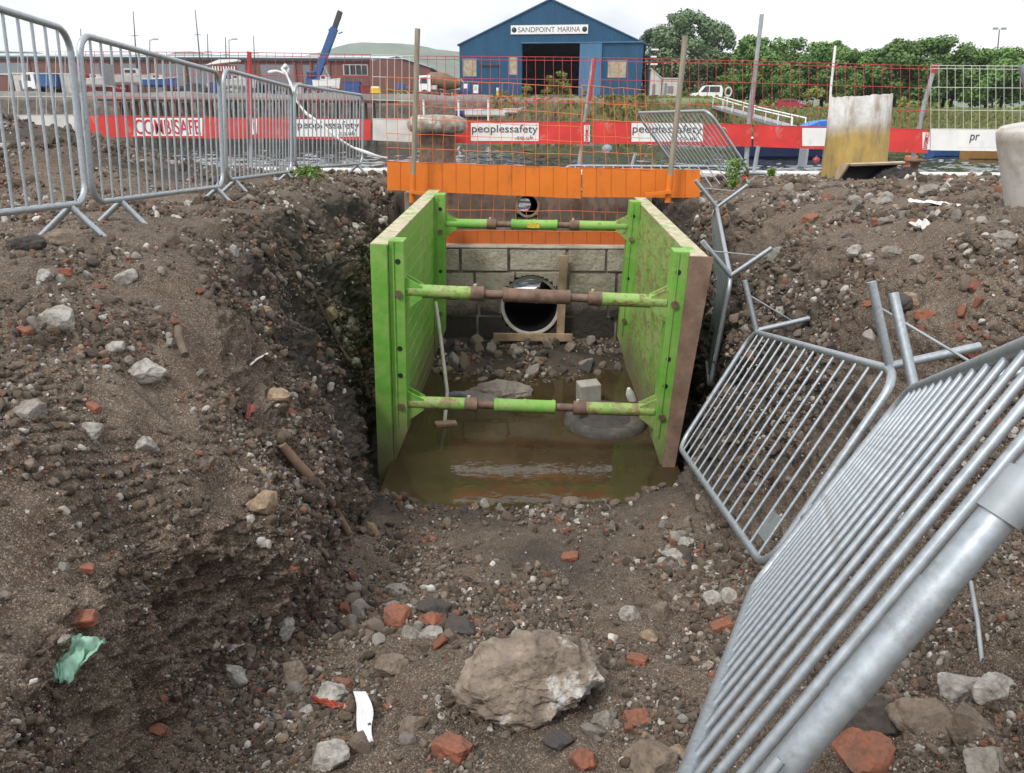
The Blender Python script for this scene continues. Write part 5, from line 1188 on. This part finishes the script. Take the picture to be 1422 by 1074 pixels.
# boats ashore and afloat
def boat(p_, L, Bm, H, hull, deck, lab, rz=0, cabin_=None, tip=.32, name='boat', stripe=None):
    t = thing(name, lab, 'boat', mtx=Matrix.Translation(p_) @ Matrix.Rotation(rz, 4, 'Z'))
    vs = []; nS = 14; prof_ = [(0, -.22), (.55, -.15), (.85, .15), (1.0, 1.0)]
    for i in range(nS+1):
        s_ = i/nS; wv_ = Bm/2*(min(1, 1.15*math.sin(PI*min(1, .5+.5*(1-s_)**.8 if s_ > .45 else .62+.4*s_)))) if 0 else Bm/2*(1-max(0, (s_-.4)/.6)**2.2)*(.8+.2*min(1, s_/.3)); sheer = 1+tip*max(0, (s_-.3)/.7)**2
        ring = [(-a, b_) for a, b_ in reversed(prof_)]+prof_[1:]
        for a, b_ in ring: vs.append((-L/2+L*s_+.25*max(0, b_)*(s_ > .8)*(s_-.8)*5, a*wv_, b_*H*(sheer if b_ > 0 else 1)))
    n = 7; fs = [(i*n+k, i*n+k+1, (i+1)*n+k+1, (i+1)*n+k) for i in range(nS) for k in range(n-1)]+[tuple(range(n))]
    MB().add(vs, fs, False).build('hull', hull, t)
    dv = []; 
    for i in range(nS+1): dv += [(vs[i*n][0], vs[i*n][1]*.96, vs[i*n][2]-.05*H), (vs[i*n+n-1][0], vs[i*n+n-1][1]*.96, vs[i*n+n-1][2]-.05*H)]
    MB().add(dv, [(2*i, 2*i+1, 2*i+3, 2*i+2) for i in range(nS)]).build('deck', deck, t)
    rl = MB().tube([vs[i*n] for i in range(nS+1)], .035*max(1, L/6), 6); rl.tube([vs[i*n+n-1] for i in range(nS+1)], .035*max(1, L/6), 6); rl.build('gunwale', stripe or 'white', t)
    if cabin_:
        x0, x1, z1, mt = cabin_
        MB().prism([(x0*L, -Bm*.3, H*.9), (x1*L, -Bm*.3, H*.9), (x1*L-.35, -Bm*.3, H+z1), (x0*L, -Bm*.3, H+z1)], (0, Bm*.6, 0)).build('cabin', mt, t, .05)
        MB().box((x0*L+.2, -Bm*.3-.015, H+z1*.35), (x1*L-.55, -Bm*.3-.001, H+z1*.8)).build('window', 'glass', t)
    return t
def on_bank(u, v):
    best = min(np.arange(100.5, 112, .1), key=lambda Y: abs(at(u, v, Y).z-float(farz(at(u, v, Y).x, Y)))); return at(u, v, float(best))
def afloat(u, v, Y=None): p_ = flat(u, v, RZ); return p_
def ashore(u, Y, lift): p_ = base_at(u, Y); p_.z += lift; return p_
bo = boat(ashore(193, 115, 1.5), 5.6, 1.9, 1.05, 'grime', 'grime', 'white cabin boat propped on timber legs in the yard', .1, (-.25, .15, .9, 'grime'))
for x_, y_ in ((-1.6, -.6), (-.5, -.7), (.8, -.6), (-1.6, .6), (.8, .6)): MB().tube([(x_, y_, .0), (x_*1.1, y_*1.4, -1.7)], .07, 6).build('prop', 'oldwood', bo)
for u, L_, mt, lab in ((226, 4.6, 'bluepaint', 'blue hulled yacht chocked up right of the cabin boat'), (140, 4.0, 'grime', 'small white yacht chocked up before the maroon container'), (335, 4.6, 'grime', 'white yacht with a bare hull chocked up by the dark low container'), (455, 3.6, 'white', 'small white launch chocked up under the crane jib')):
    b2 = boat(ashore(u, 110, 1.0), L_, 1.5, .85, mt, 'grime', lab, random.uniform(-.3, .3), (-.2, .15, .6, 'grime'))
    for x_, y_ in ((-1.2, -.5), (.7, -.5), (-1.2, .5), (.7, .5)): MB().tube([(x_, y_, .0), (x_*1.1, y_*1.5, -1.15)], .06, 6).build('prop', 'oldwood', b2)
boat(afloat(1330, 218), 6.0, 2.1, .7, 'bluepaint', 'white', 'small white decked dinghy with a blue hull moored below the white board', .12, None, .4)
boat(afloat(1378, 222), 5.2, 2.0, .8, simple('varnished_hull', (.30, .16, .05), .4, 0, .2, 3), 'grime', 'varnished wooden rowing boat beside the blue hulled dinghy', .05, None, .45)
boat(afloat(1125, 221), 12.5, 3.2, 1.7, 'navy', 'grime', 'long navy hulled boat moored behind the red fence board', .03, (-.28, -.02, .55, 'grime'), .12)
tp_ = at(1140, 172, 36); t = thing('tarpaulin', 'bright blue tarpaulin cover humped over a boat behind the fence', 'tarpaulin', tp_)
MB().prism([(-.75, -.4, -.35), (.75, -.4, -.35), (.75, -.4, -.05), (.45, -.4, .18), (-.25, -.4, .10), (-.75, -.4, -.12)], (0, 1.2, 0)).build('cover', 'tarp', t, .03); MB().box((-.6, -.3, -1.9), (-.5, .6, -.36)).build('frame', 'galv_dull', t); MB().box((.5, -.3, -1.9), (.6, .6, -.36)).build('frame', 'galv_dull', t)
boat(on_bank(677, 161), 6.0, 1.6, .7, 'white', 'bluepaint', 'white hull with a blue deck cover lying on the far foreshore', .05, None, .2)
boat(on_bank(650, 160), 3.4, 1.4, .6, 'bluepaint', 'bluepaint', 'small blue dinghy drawn up on the far foreshore', .0, None, .2)
boat(on_bank(712, 157), 2.4, 1.2, .5, 'white', 'grime', 'tiny white tender on the foreshore below the shed bushes', .3, None, .3)
# pontoon, gangway
pt = flat(985, 204, RZ); t = thing('pontoon', 'low floating pontoon with pale fenders seen through the leaning barrier', 'pontoon', (pt.x, pt.y, RZ))
MB().box((-8, -1, .16), (7.5, 1.2, .34)).build('deck', 'grime', t)
for k in range(9): MB().tube([(-7.6+k*1.65, -1.05, .1), (-6.4+k*1.65, -1.05, .1)], .28, 10).build('float', 'ochre' if k < 2 else 'galv_dull', t)
g0, g1 = at(997, 149, 106), at(1108, 180, 84)
t = thing('gangway', 'sloping grey gangway with white handrails from the far bank down to the moorings', 'gangway', g1); d_ = g0-g1; s_ = Vector((0, 0, 1)).cross(d_).normalized()*.75
MB().bar((0, 0, 0), d_, 1.5, .35).build('deck', 'galv_dull', t)
for s2 in (1, -1):
    MB().tube([s_*s2+Vector((0, 0, .15)), s_*s2+Vector((0, 0, 1.15)), d_*.5+s_*s2+Vector((0, 0, 1.05)), d_+s_*s2+Vector((0, 0, 1.25))], .075, 7).build('handrail', 'white', t)
    for k in range(8): MB().tube([d_*k/7+s_*s2, d_*k/7+s_*s2+Vector((0, 0, 1.1))], .045, 6).build('baluster', 'white', t)
lb_ = at(1010, 140, 106.5); t = thing('lifebuoy_post', 'ringed lifebuoy stand at the head of the gangway', 'lifebuoy', (lb_.x, lb_.y, float(farz(lb_.x, 106.5))))
MB().tube([(0, 0, -.5), (0, 0, 2.2)], .07, 8).build('pole', 'white', t); MB().tube([(.42*math.cos(2*PI*k/16), -.1, 2.5+.55*math.sin(2*PI*k/16)) for k in range(16)], .12, 8, closed=True).build('ring', 'grime', t)
for u, v, r, mt, lab in ((843, 209, .62, 'bluepaint', 'round grey blue mooring buoy on the water behind the orange boards'), (1133, 224, .32, 'redcar', 'small red buoy by the navy hull')):
    p_ = flat(u, v, RZ); t = thing('buoy', lab, 'buoy', p_); r2 = r
    MB().lathe([(.001, -r2*.5), (r2*.8, -r2*.35), (r2, .1*r2), (r2*.85, .62*r2), (r2*.4, .95*r2), (.001, r2)], 20).build('float', simple('buoy_grey', (.22, .25, .30), .5, 0, .2, 4) if mt == 'bluepaint' else mt, t); MB().tube([(.05*math.cos(2*PI*k/10), 0, r2+.04+.05*math.sin(2*PI*k/10)) for k in range(10)], .012, 6, closed=True).build('eye', 'galv_dull', t)
p_ = flat(1265, 222, RZ+.3); t = thing('fender_drum', 'orange drum fender under the red board near the yellow pile', 'fender', p_); MB().lathe([(.001, -.3), (.42, -.3), (.46, -.2), (.46, .2), (.42, .3), (.001, .3)], 20).build('drum', 'orange_dark', t); MB().tube([(0, 0, .3), (0, 0, .5)], .05, 6).build('shackle', 'rust', t)
for u, lab in ((588, 'first white mooring pole on the far bank, just right of the upright timber post'), (636.5, 'second white mooring pole on the far bank, below the shed corner'), (678, 'shorter white mooring pole standing by the foreshore boats')):
    p_ = base_at(u, 103); t = thing('mooring_pole', lab, 'pole', p_, 'white mooring poles on the far bank'); h_ = at(u, 141, 103).z-p_.z; MB().tube([(0, 0, -.5), (0, 0, h_)], .13, 8).build('pole', 'white', t); MB().lathe([(.15, h_), (.15, h_+.12), (.001, h_+.2)], 8).build('cap', 'grime', t)
p_ = base_at(691, 108); t = thing('marker_post', 'yellow and white marker post beside the shed bushes', 'post', p_); h_ = at(691, 122, 108).z-p_.z; MB().tube([(0, 0, -.5), (0, 0, h_*.65)], .16, 8).build('pole', 'yellow', t); MB().tube([(0, 0, h_*.65), (0, 0, h_)], .16, 8).build('top', 'white', t)
for u, w_, v, mt, lab in ((647, 11, 115, 'bluepaint', 'blue notice board with a white panel at the shed corner'), (661, 7, 118, 'white', 'small white notice board beside the blue one')):
    p_ = base_at(u, 113); t = thing('notice_board', lab, 'sign', p_); h_ = at(u, v, 113).z-p_.z; k = PXM(113)
    MB().box((-w_/2*k, -.05, h_-1.1), (w_/2*k, .05, h_)).build('board', mt, t); MB().box((-w_/3.2*k, -.07, h_-.75), (w_/5*k, -.052, h_-.15)).build('panel', 'white' if mt != 'white' else 'grime', t)
    for s_ in (-1, 1): MB().tube([(s_*w_/2.6*k, 0, -.4), (s_*w_/2.6*k, 0, h_-1.1)], .05, 6).build('leg', 'darkmetal', t)
# timber wharf under the yard
for k in range(34):
    u = 168+k*10.6+random.uniform(-2, 2); p_ = base_at(u, 101.6); t_ = at(u, 140+random.uniform(-2, 3), 101.6).z; q_ = p_.copy(); q_.z = -2.5
    o = MB().tube([(0, 0, -2), (random.uniform(-.1, .1), 0, t_-q_.z)], random.uniform(.16, .24), 8).build('wharf_pile', 'oldwood'); o.location = q_; tag(o, 'dark timber pile of the wharf below the brick works yard', 'pile', 'timber piles of the wharf')
wl = at(345, 139, 101.3); o = MB().box((-19, -.25, -.28), (19, .25, .0)).build('wharf_beam', 'oldwood'); o.location = (wl.x, 101.2, wl.z); tag(o, 'long dark beam along the top of the wharf piles', 'beam')
# masts and lamps
def mast(u0, v0, u1, Y, r, lab, arm=0, name='mast', cat='mast'):
    p_ = base_at(u1, Y); a = at(u0, v0, Y)-p_; t = thing(name, lab, cat, p_); MB().tube([(0, 0, -.3), a*.5, a], [r*1.6, r*1.2, r*.7], 7).build('pole', 'darkmetal', t)
    if arm:
        MB().tube([a, a+Vector((arm, 0, .12))], r*.6, 6).build('arm', 'darkmetal', t); MB().box((arm*.6+a.x, a.y-.15, a.z+.04), (arm*1.4+a.x, a.y+.15, a.z+.22)).build('lamp_head', 'galv_dull', t)
    else: MB().tube([a*.72+Vector((-.5, 0, 0)), a*.72+Vector((.5, 0, 0))], r*.5, 6).build('spreader', 'darkmetal', t)
    return t
mast(185, 16, 193, 122, .08, 'tall leaning yacht mast left of the others behind the barriers'); mast(271, 14, 283, 122, .08, 'tallest leaning yacht mast above the brick works roof'); mast(288, 47, 291, 123, .07, 'short yacht mast close beside the tallest one'); mast(313, 52, 316, 123, .08, 'straight bare mast next to the lamp post by the awning')
mast(112, 40, 116, 122, .07, 'thin yacht mast above the narrow white container'); mast(352, 50, 356, 123, .07, 'thin yacht mast left of the crane above the dark low container'); mast(208, 56, 209, 124, .07, 'curved lamp post between the two tall masts', .9, 'street_lamp', 'lamp'); mast(318, 56, 320, 124, .07, 'lamp post beside the straight bare mast', .9, 'street_lamp', 'lamp')
fl_ = mast(1388, 41, 1381, 150, .11, 'slim floodlight mast rising behind the trees at the right', 0, 'floodlight_mast', 'floodlight')
a_ = at(1388, 41, 150)-fl_.location
for s_ in (-1, 1): MB().box((a_.x+s_*.75-.4, a_.y-.2, a_.z-.05), (a_.x+s_*.75+.4, a_.y+.2, a_.z+.3)).build('lamp_head', 'galv_dull', fl_)
# pale flat lights on the shed corner
p_ = at(903, 80, 119); t = thing('street_lamp', 'lamp post with three stacked pale floodlights by the shed corner', 'lamp', base_at(899, 119)); q_ = t.location
MB().tube([(0, 0, -.3), (0, 0, p_.z-q_.z+1.2)], .08, 7).build('pole', 'darkmetal', t)
for k, z_ in enumerate((.95, 0, -1.0)): MB().box((.1, -.2, p_.z-q_.z+z_), (1.15-.2*(k == 1), .25, p_.z-q_.z+z_+.2)).build('lamp_head', 'white', t)
p_ = at(315, 93, 114); t = thing('awning', 'red and white striped awning in front of the brick works', 'awning', base_at(315, 114)); q_ = t.location; k = PXM(114)  # red and white barrier tape, built as a striped canopy instead
MB().prism([(-25*k, 0, p_.z-q_.z+.2), (20*k, 0, p_.z-q_.z+.75), (20*k, 0, p_.z-q_.z+1.0), (-5*k, 0, p_.z-q_.z+.95)], (0, 1.5, 0)).build('canopy', 'white', t); MB().box((-17*k, -.1, p_.z-q_.z-.75), (19*k, .0, p_.z-q_.z+.18)).build('valance', 'maroon', t)
for i in range(9): MB().box(((-15+i*3.7)*k, -.13, p_.z-q_.z-.55), ((-13.4+i*3.7)*k, -.105, p_.z-q_.z+.05)).build('stripe', 'white', t)
for x_ in (-16, 18): MB().tube([(x_*k, .05, -.3), (x_*k, .05, p_.z-q_.z-.7)], .06, 6).build('pole', 'maroon', t)

# --- trees and bushes
def leaf_mat(name, c, var):
    m, nt, b = new_mat(name)
    oi = N(nt, 'ShaderNodeObjectInfo'); f = noise(nt, .9, 4, .6); f2 = noise(nt, 9, 2, .5)
    col = mix(nt, ramp(nt, f2, [(.3, .0), (.7, 1.0)]), ramp(nt, f, [(.3, tuple(x*(1-var) for x in c)), (.7, tuple(x*(1+var) for x in c))]), tuple(x*1.35 for x in c))
    hs = N(nt, 'ShaderNodeHueSaturation'); mr = N(nt, 'ShaderNodeMapRange'); mr.inputs[3].default_value = .78; mr.inputs[4].default_value = 1.25; nt.links.new(oi.outputs['Random'], mr.inputs[0]); nt.links.new(mr.outputs[0], hs.inputs['Value']); nt.links.new(col, hs.inputs['Color'])
    nt.links.new(hs.outputs[0], b.inputs['Base Color']); b.inputs['Roughness'].default_value = .6; return m
M['leaf_dark'] = leaf_mat('tree_leaf', (.085, .165, .03), .45); M['leaf_willow'] = leaf_mat('poplar_leaf', (.095, .145, .068), .4); M['leaf_bush'] = leaf_mat('bush_leaf', (.14, .18, .032), .4); M['bark'] = simple('bark', (.05, .042, .034), .95, 0, .3, 3)
def crown(H, Wd, n, leaf, seed, ncl, lo=.22, droop=False):
    r = np.random.default_rng(seed); m = MB(); cl_ = []
    for i in range(ncl):
        a = r.uniform(0, 2*PI); zz = r.uniform(0, 1); e = math.sqrt(max(.05, 1-((zz-.42)/.62)**2)); rr = Wd/2*e*math.sqrt(r.uniform(.1, 1))*.85
        cl_.append((Vector((rr*math.cos(a), rr*math.sin(a), H*(lo+(1-lo)*.93*zz))), r.uniform(.12, .22)*Wd*(.75 if zz > .8 else 1)))
    V_ = []; 
    for i in range(n):
        c, rad = cl_[r.integers(ncl)]; d_ = r.normal(size=3); d_ /= np.linalg.norm(d_); q = rad*r.uniform(.55, 1.05)
        p_ = c+Vector(d_*q); p_.z = c.z+d_[2]*q*.72; nrm = (Vector(d_)+Vector(r.normal(size=3)*.5)+Vector((0, 0, .25))).normalized(); a = nrm.orthogonal().normalized(); rot = r.uniform(0, 6.28); b_ = nrm.cross(a); a, b_ = a*math.cos(rot)+b_*math.sin(rot), b_*math.cos(rot)-a*math.sin(rot)
        s_ = leaf*r.uniform(.6, 1.5)
        m.add([p_-a*s_*.5-b_*s_*.5, p_+a*s_*.6-b_*s_*.35, p_+a*s_*.35+b_*s_*.6, p_-a*s_*.55+b_*s_*.3], [(0, 1, 2, 3)])
    return m, cl_
def tree_meshes(H, Wd, n, leaf, seed, ncl, mat, lo=.22):
    m, cl_ = crown(H, Wd, n, leaf, seed, ncl, lo); t = MB().tube([(0, 0, -.6), (.05*H*.2, 0, H*.25), (0, .1, H*.5), (.1, 0, H*.78)], [H*.028, H*.021, H*.014, H*.006], 9)
    for c, rad in cl_[:12]: t.tube([(0, 0, H*random.uniform(.2, .4)), c*.5+Vector((0, 0, H*.15)), c], [H*.009, H*.006, H*.003], 6)
    return m.mesh('crown', mat), t.mesh('trunk', 'bark')
TM = [tree_meshes(10, 10.5, 7500, .27, 31+i, 30+4*i, 'leaf_dark', .2+.04*i) for i in range(3)]
TW = tree_meshes(15, 10.5, 17000, .24, 77, 70, 'leaf_willow', .06)
def tree(u, Y, vtop, lab, ms, H0, grp, wide=1.0):
    p_ = base_at(u, Y); h_ = at(u, vtop, Y).z-p_.z; s_ = h_/H0; t = thing('tree', lab, 'tree', p_, grp); t.scale = (s_*wide, s_*wide, s_); t.rotation_euler = (0, 0, random.uniform(0, 6.28)); put('crown', ms[0], t); put('trunk', ms[1], t); return t
tree(945, 141, 6, 'tallest grey green poplar rising behind the white cabins', TW, 15, 'poplars beside the shed', 1.1); tree(908, 146, 30, 'lower poplar half hidden by the blue shed corner', TW, 15, 'poplars beside the shed', .9); tree(983, 150, 22, 'poplar filling the gap between the tallest one and the dark green row', TW, 15, 'poplars beside the shed', .9)
for i, (u, Y, vt, wd) in enumerate([(1020,140,66,1.1),(1052,134,52,1.15),(1100,137,54,1.1),(1142,142,57,1.1),(1176,138,71,1.0),(1205,141,64,1.0),(1242,134,56,1.2),(1285,138,54,1.25),(1322,146,60,1.0),(1350,137,68,1.1),(1392,142,66,1.1),(1435,136,64,1.2),(1480,140,62,1.2),(1010,132,104,1.2),(1085,129,92,1.1),(1160,131,92,1.2),(1225,150,80,1.3),(1310,152,76,1.3),(1370,155,80,1.2)]):
    tree(u, Y, vt, 'round dark green tree in the park row beyond the river', TM[i % 3], 10, 'trees of the park row beyond the river', wd)
BM = [crown(2.4, 3.0, 900, .16, 60+i, 14, .05)[0].mesh('foliage', 'leaf_bush') for i in range(2)]
for i, (u, Y, vt, wd, lab) in enumerate([(772,109,99,1.7,'tall slender bush standing before the dark shed doorway'),(732,108,119,1.4,'bright green rounded bush left of the tall slender bush'),(700,109,131,1.5,'low olive bush by the yellow marker post'),(755,108,126,1.3,'low bush filling the foot of the shed doorway'),(788,109,116,.9,'narrow bush right of the tall slender bush'),(815,108,134,1.6,'low scrub bush below the sliding door'),(850,107,135,1.8,'low scrub bush below the right shed window'),(890,107,135,1.6,'low scrub bush below the shed corner'),(560,108,133,1.5,'dark bush on the bank below the brick gable'),(540,107,138,1.4,'dark ivy bush by the yellow tank'),(950,108,137,1.8,'scrub bush below the store cabin'),(1130,124,120,1.6,'green bush under the park trees')]):
    p_ = base_at(u, Y); h_ = max(.8, at(u, vt, Y).z-p_.z); t = thing('bush', lab, 'bush', p_, 'bushes on the far bank'); s_ = h_/2.5; put('foliage', BM[i % 2], t); t.scale = (max(.5, s_*wd*(.55 if h_ > 3 else .9)),)*2+(s_,); t.rotation_euler = (0, 0, i*1.3)
    MB().tube([(0, 0, -.3), (.1, 0, 1.2)], .05, 6).build('stem', 'bark', t)
# the thicket beyond the park row
r = np.random.default_rng(9); m = MB()
for i in range(5200):
    u = r.uniform(985, 1640); p_ = at(u, 137, 185+r.uniform(-8, 8)); h_ = 3.0+1.6*math.sin(u*.031)+1.0*math.sin(u*.083); z_ = GZ-1.5+r.uniform(0, 1)**.8*max(1.5, h_)
    c_ = Vector((p_.x, p_.y, z_)); nrm = Vector(r.normal(size=3)).normalized(); a = nrm.orthogonal().normalized(); b_ = nrm.cross(a); s_ = r.uniform(.5, 1.0)
    m.add([c_-a*s_*.5-b_*s_*.5, c_+a*s_*.6-b_*s_*.35, c_+a*s_*.35+b_*s_*.6, c_-a*s_*.55+b_*s_*.3], [(0, 1, 2, 3)])
tag(m.build('thicket', 'leaf_bush'), 'far thicket of bushes behind the park trees', 'thicket', kind='stuff')
# rough growth on the bank: uncountable
sx_ = []
m = MB(); r = np.random.default_rng(4)
for i in range(9000):
    x_ = r.uniform(-3, 75); Y_ = r.uniform(102, 124) if x_ > 20 else r.uniform(102, 109)
    if r.random() > (.9 if x_ > 12 else .45): continue
    z_ = float(farz(x_, Y_)); h_ = r.uniform(.2, .75)*(1 if z_ < 2.4 else .35); a = r.uniform(0, PI); w_ = r.uniform(.15, .4); dx, dy = math.cos(a)*w_, math.sin(a)*w_
    m.add([(x_-dx, Y_-dy, z_-.1), (x_+dx, Y_+dy, z_-.1), (x_+dx*.6+r.uniform(-.2, .2), Y_+dy*.6, z_+h_), (x_-dx*.7, Y_-dy*.7+r.uniform(-.2, .2), z_+h_*.8)], [(0, 1, 2, 3)])
tag(m.build('undergrowth', leaf_mat('rough_growth', (.12, .13, .035), .45)), 'rough grass and weeds covering the far river bank', 'undergrowth', kind='stuff')

# ------------------------------------------------------------------ air
hz = MB().box((-5200, -40, -8), (5200, 4200, 420)).build('haze', None); tag(hz, kind='stuff')
hm = bpy.data.materials.new('haze'); hm.use_nodes = True; nt = hm.node_tree; nt.nodes.clear(); ou = N(nt, 'ShaderNodeOutputMaterial'); vp = N(nt, 'ShaderNodeVolumePrincipled', Density=.00016); vp.inputs['Color'].default_value = (.82, .88, .95, 1); nt.links.new(vp.outputs[0], ou.inputs['Volume']); hz.data.materials.append(hm)
# ------------------------------------------------------------------ light
w = bpy.data.worlds.new('World'); sc.world = w; w.use_nodes = True; nt = w.node_tree; bg = nt.nodes['Background']
SUN_E, SUN_A = math.radians(50), math.radians(220)     # elevation, compass direction the light comes from
sky = N(nt, 'ShaderNodeTexSky'); sky.sky_type = 'NISHITA'; sky.sun_disc = False; sky.sun_elevation = SUN_E; sky.sun_rotation = SUN_A; sky.air_density = 1.0; sky.dust_density = 2.0
tc = N(nt, 'ShaderNodeTexCoord'); mp = N(nt, 'ShaderNodeMapping'); mp.inputs['Scale'].default_value = (1, 1, 2.6); nt.links.new(tc.outputs['Generated'], mp.inputs[0])
cn = N(nt, 'ShaderNodeTexNoise', Scale=2.3, Detail=7, Roughness=.55); nt.links.new(mp.outputs[0], cn.inputs['Vector'])
cloud = ramp(nt, cn.outputs['Fac'], [(.36, (7.4, 7.9, 8.6)), (.45, (10.4, 10.7, 11.0)), (.53, (12.5, 12.5, 12.5))])
cov = ramp(nt, cn.outputs['Fac'], [(.18, .80), (.36, .98)])
nt.links.new(mix(nt, cov, sky.outputs[0], cloud), bg.inputs[0]); bg.inputs[1].default_value = .09
sun = bpy.data.lights.new('sun', 'SUN'); sun.energy = 1.9; sun.angle = math.radians(12); sun.color = (1, .97, .92)
so_ = bpy.data.objects.new('sun', sun); COL.objects.link(so_)
dirv = Vector((math.sin(SUN_A)*math.cos(SUN_E), math.cos(SUN_A)*math.cos(SUN_E), math.sin(SUN_E))); so_.rotation_euler = dirv.to_track_quat('Z', 'Y').to_euler()
sc.view_settings.view_transform = 'Standard'; sc.view_settings.look = 'None'; sc.view_settings.exposure = .36; sc.view_settings.gamma = 1
sc.cycles.max_bounces = 5; sc.cycles.diffuse_bounces = 3; sc.cycles.glossy_bounces = 3
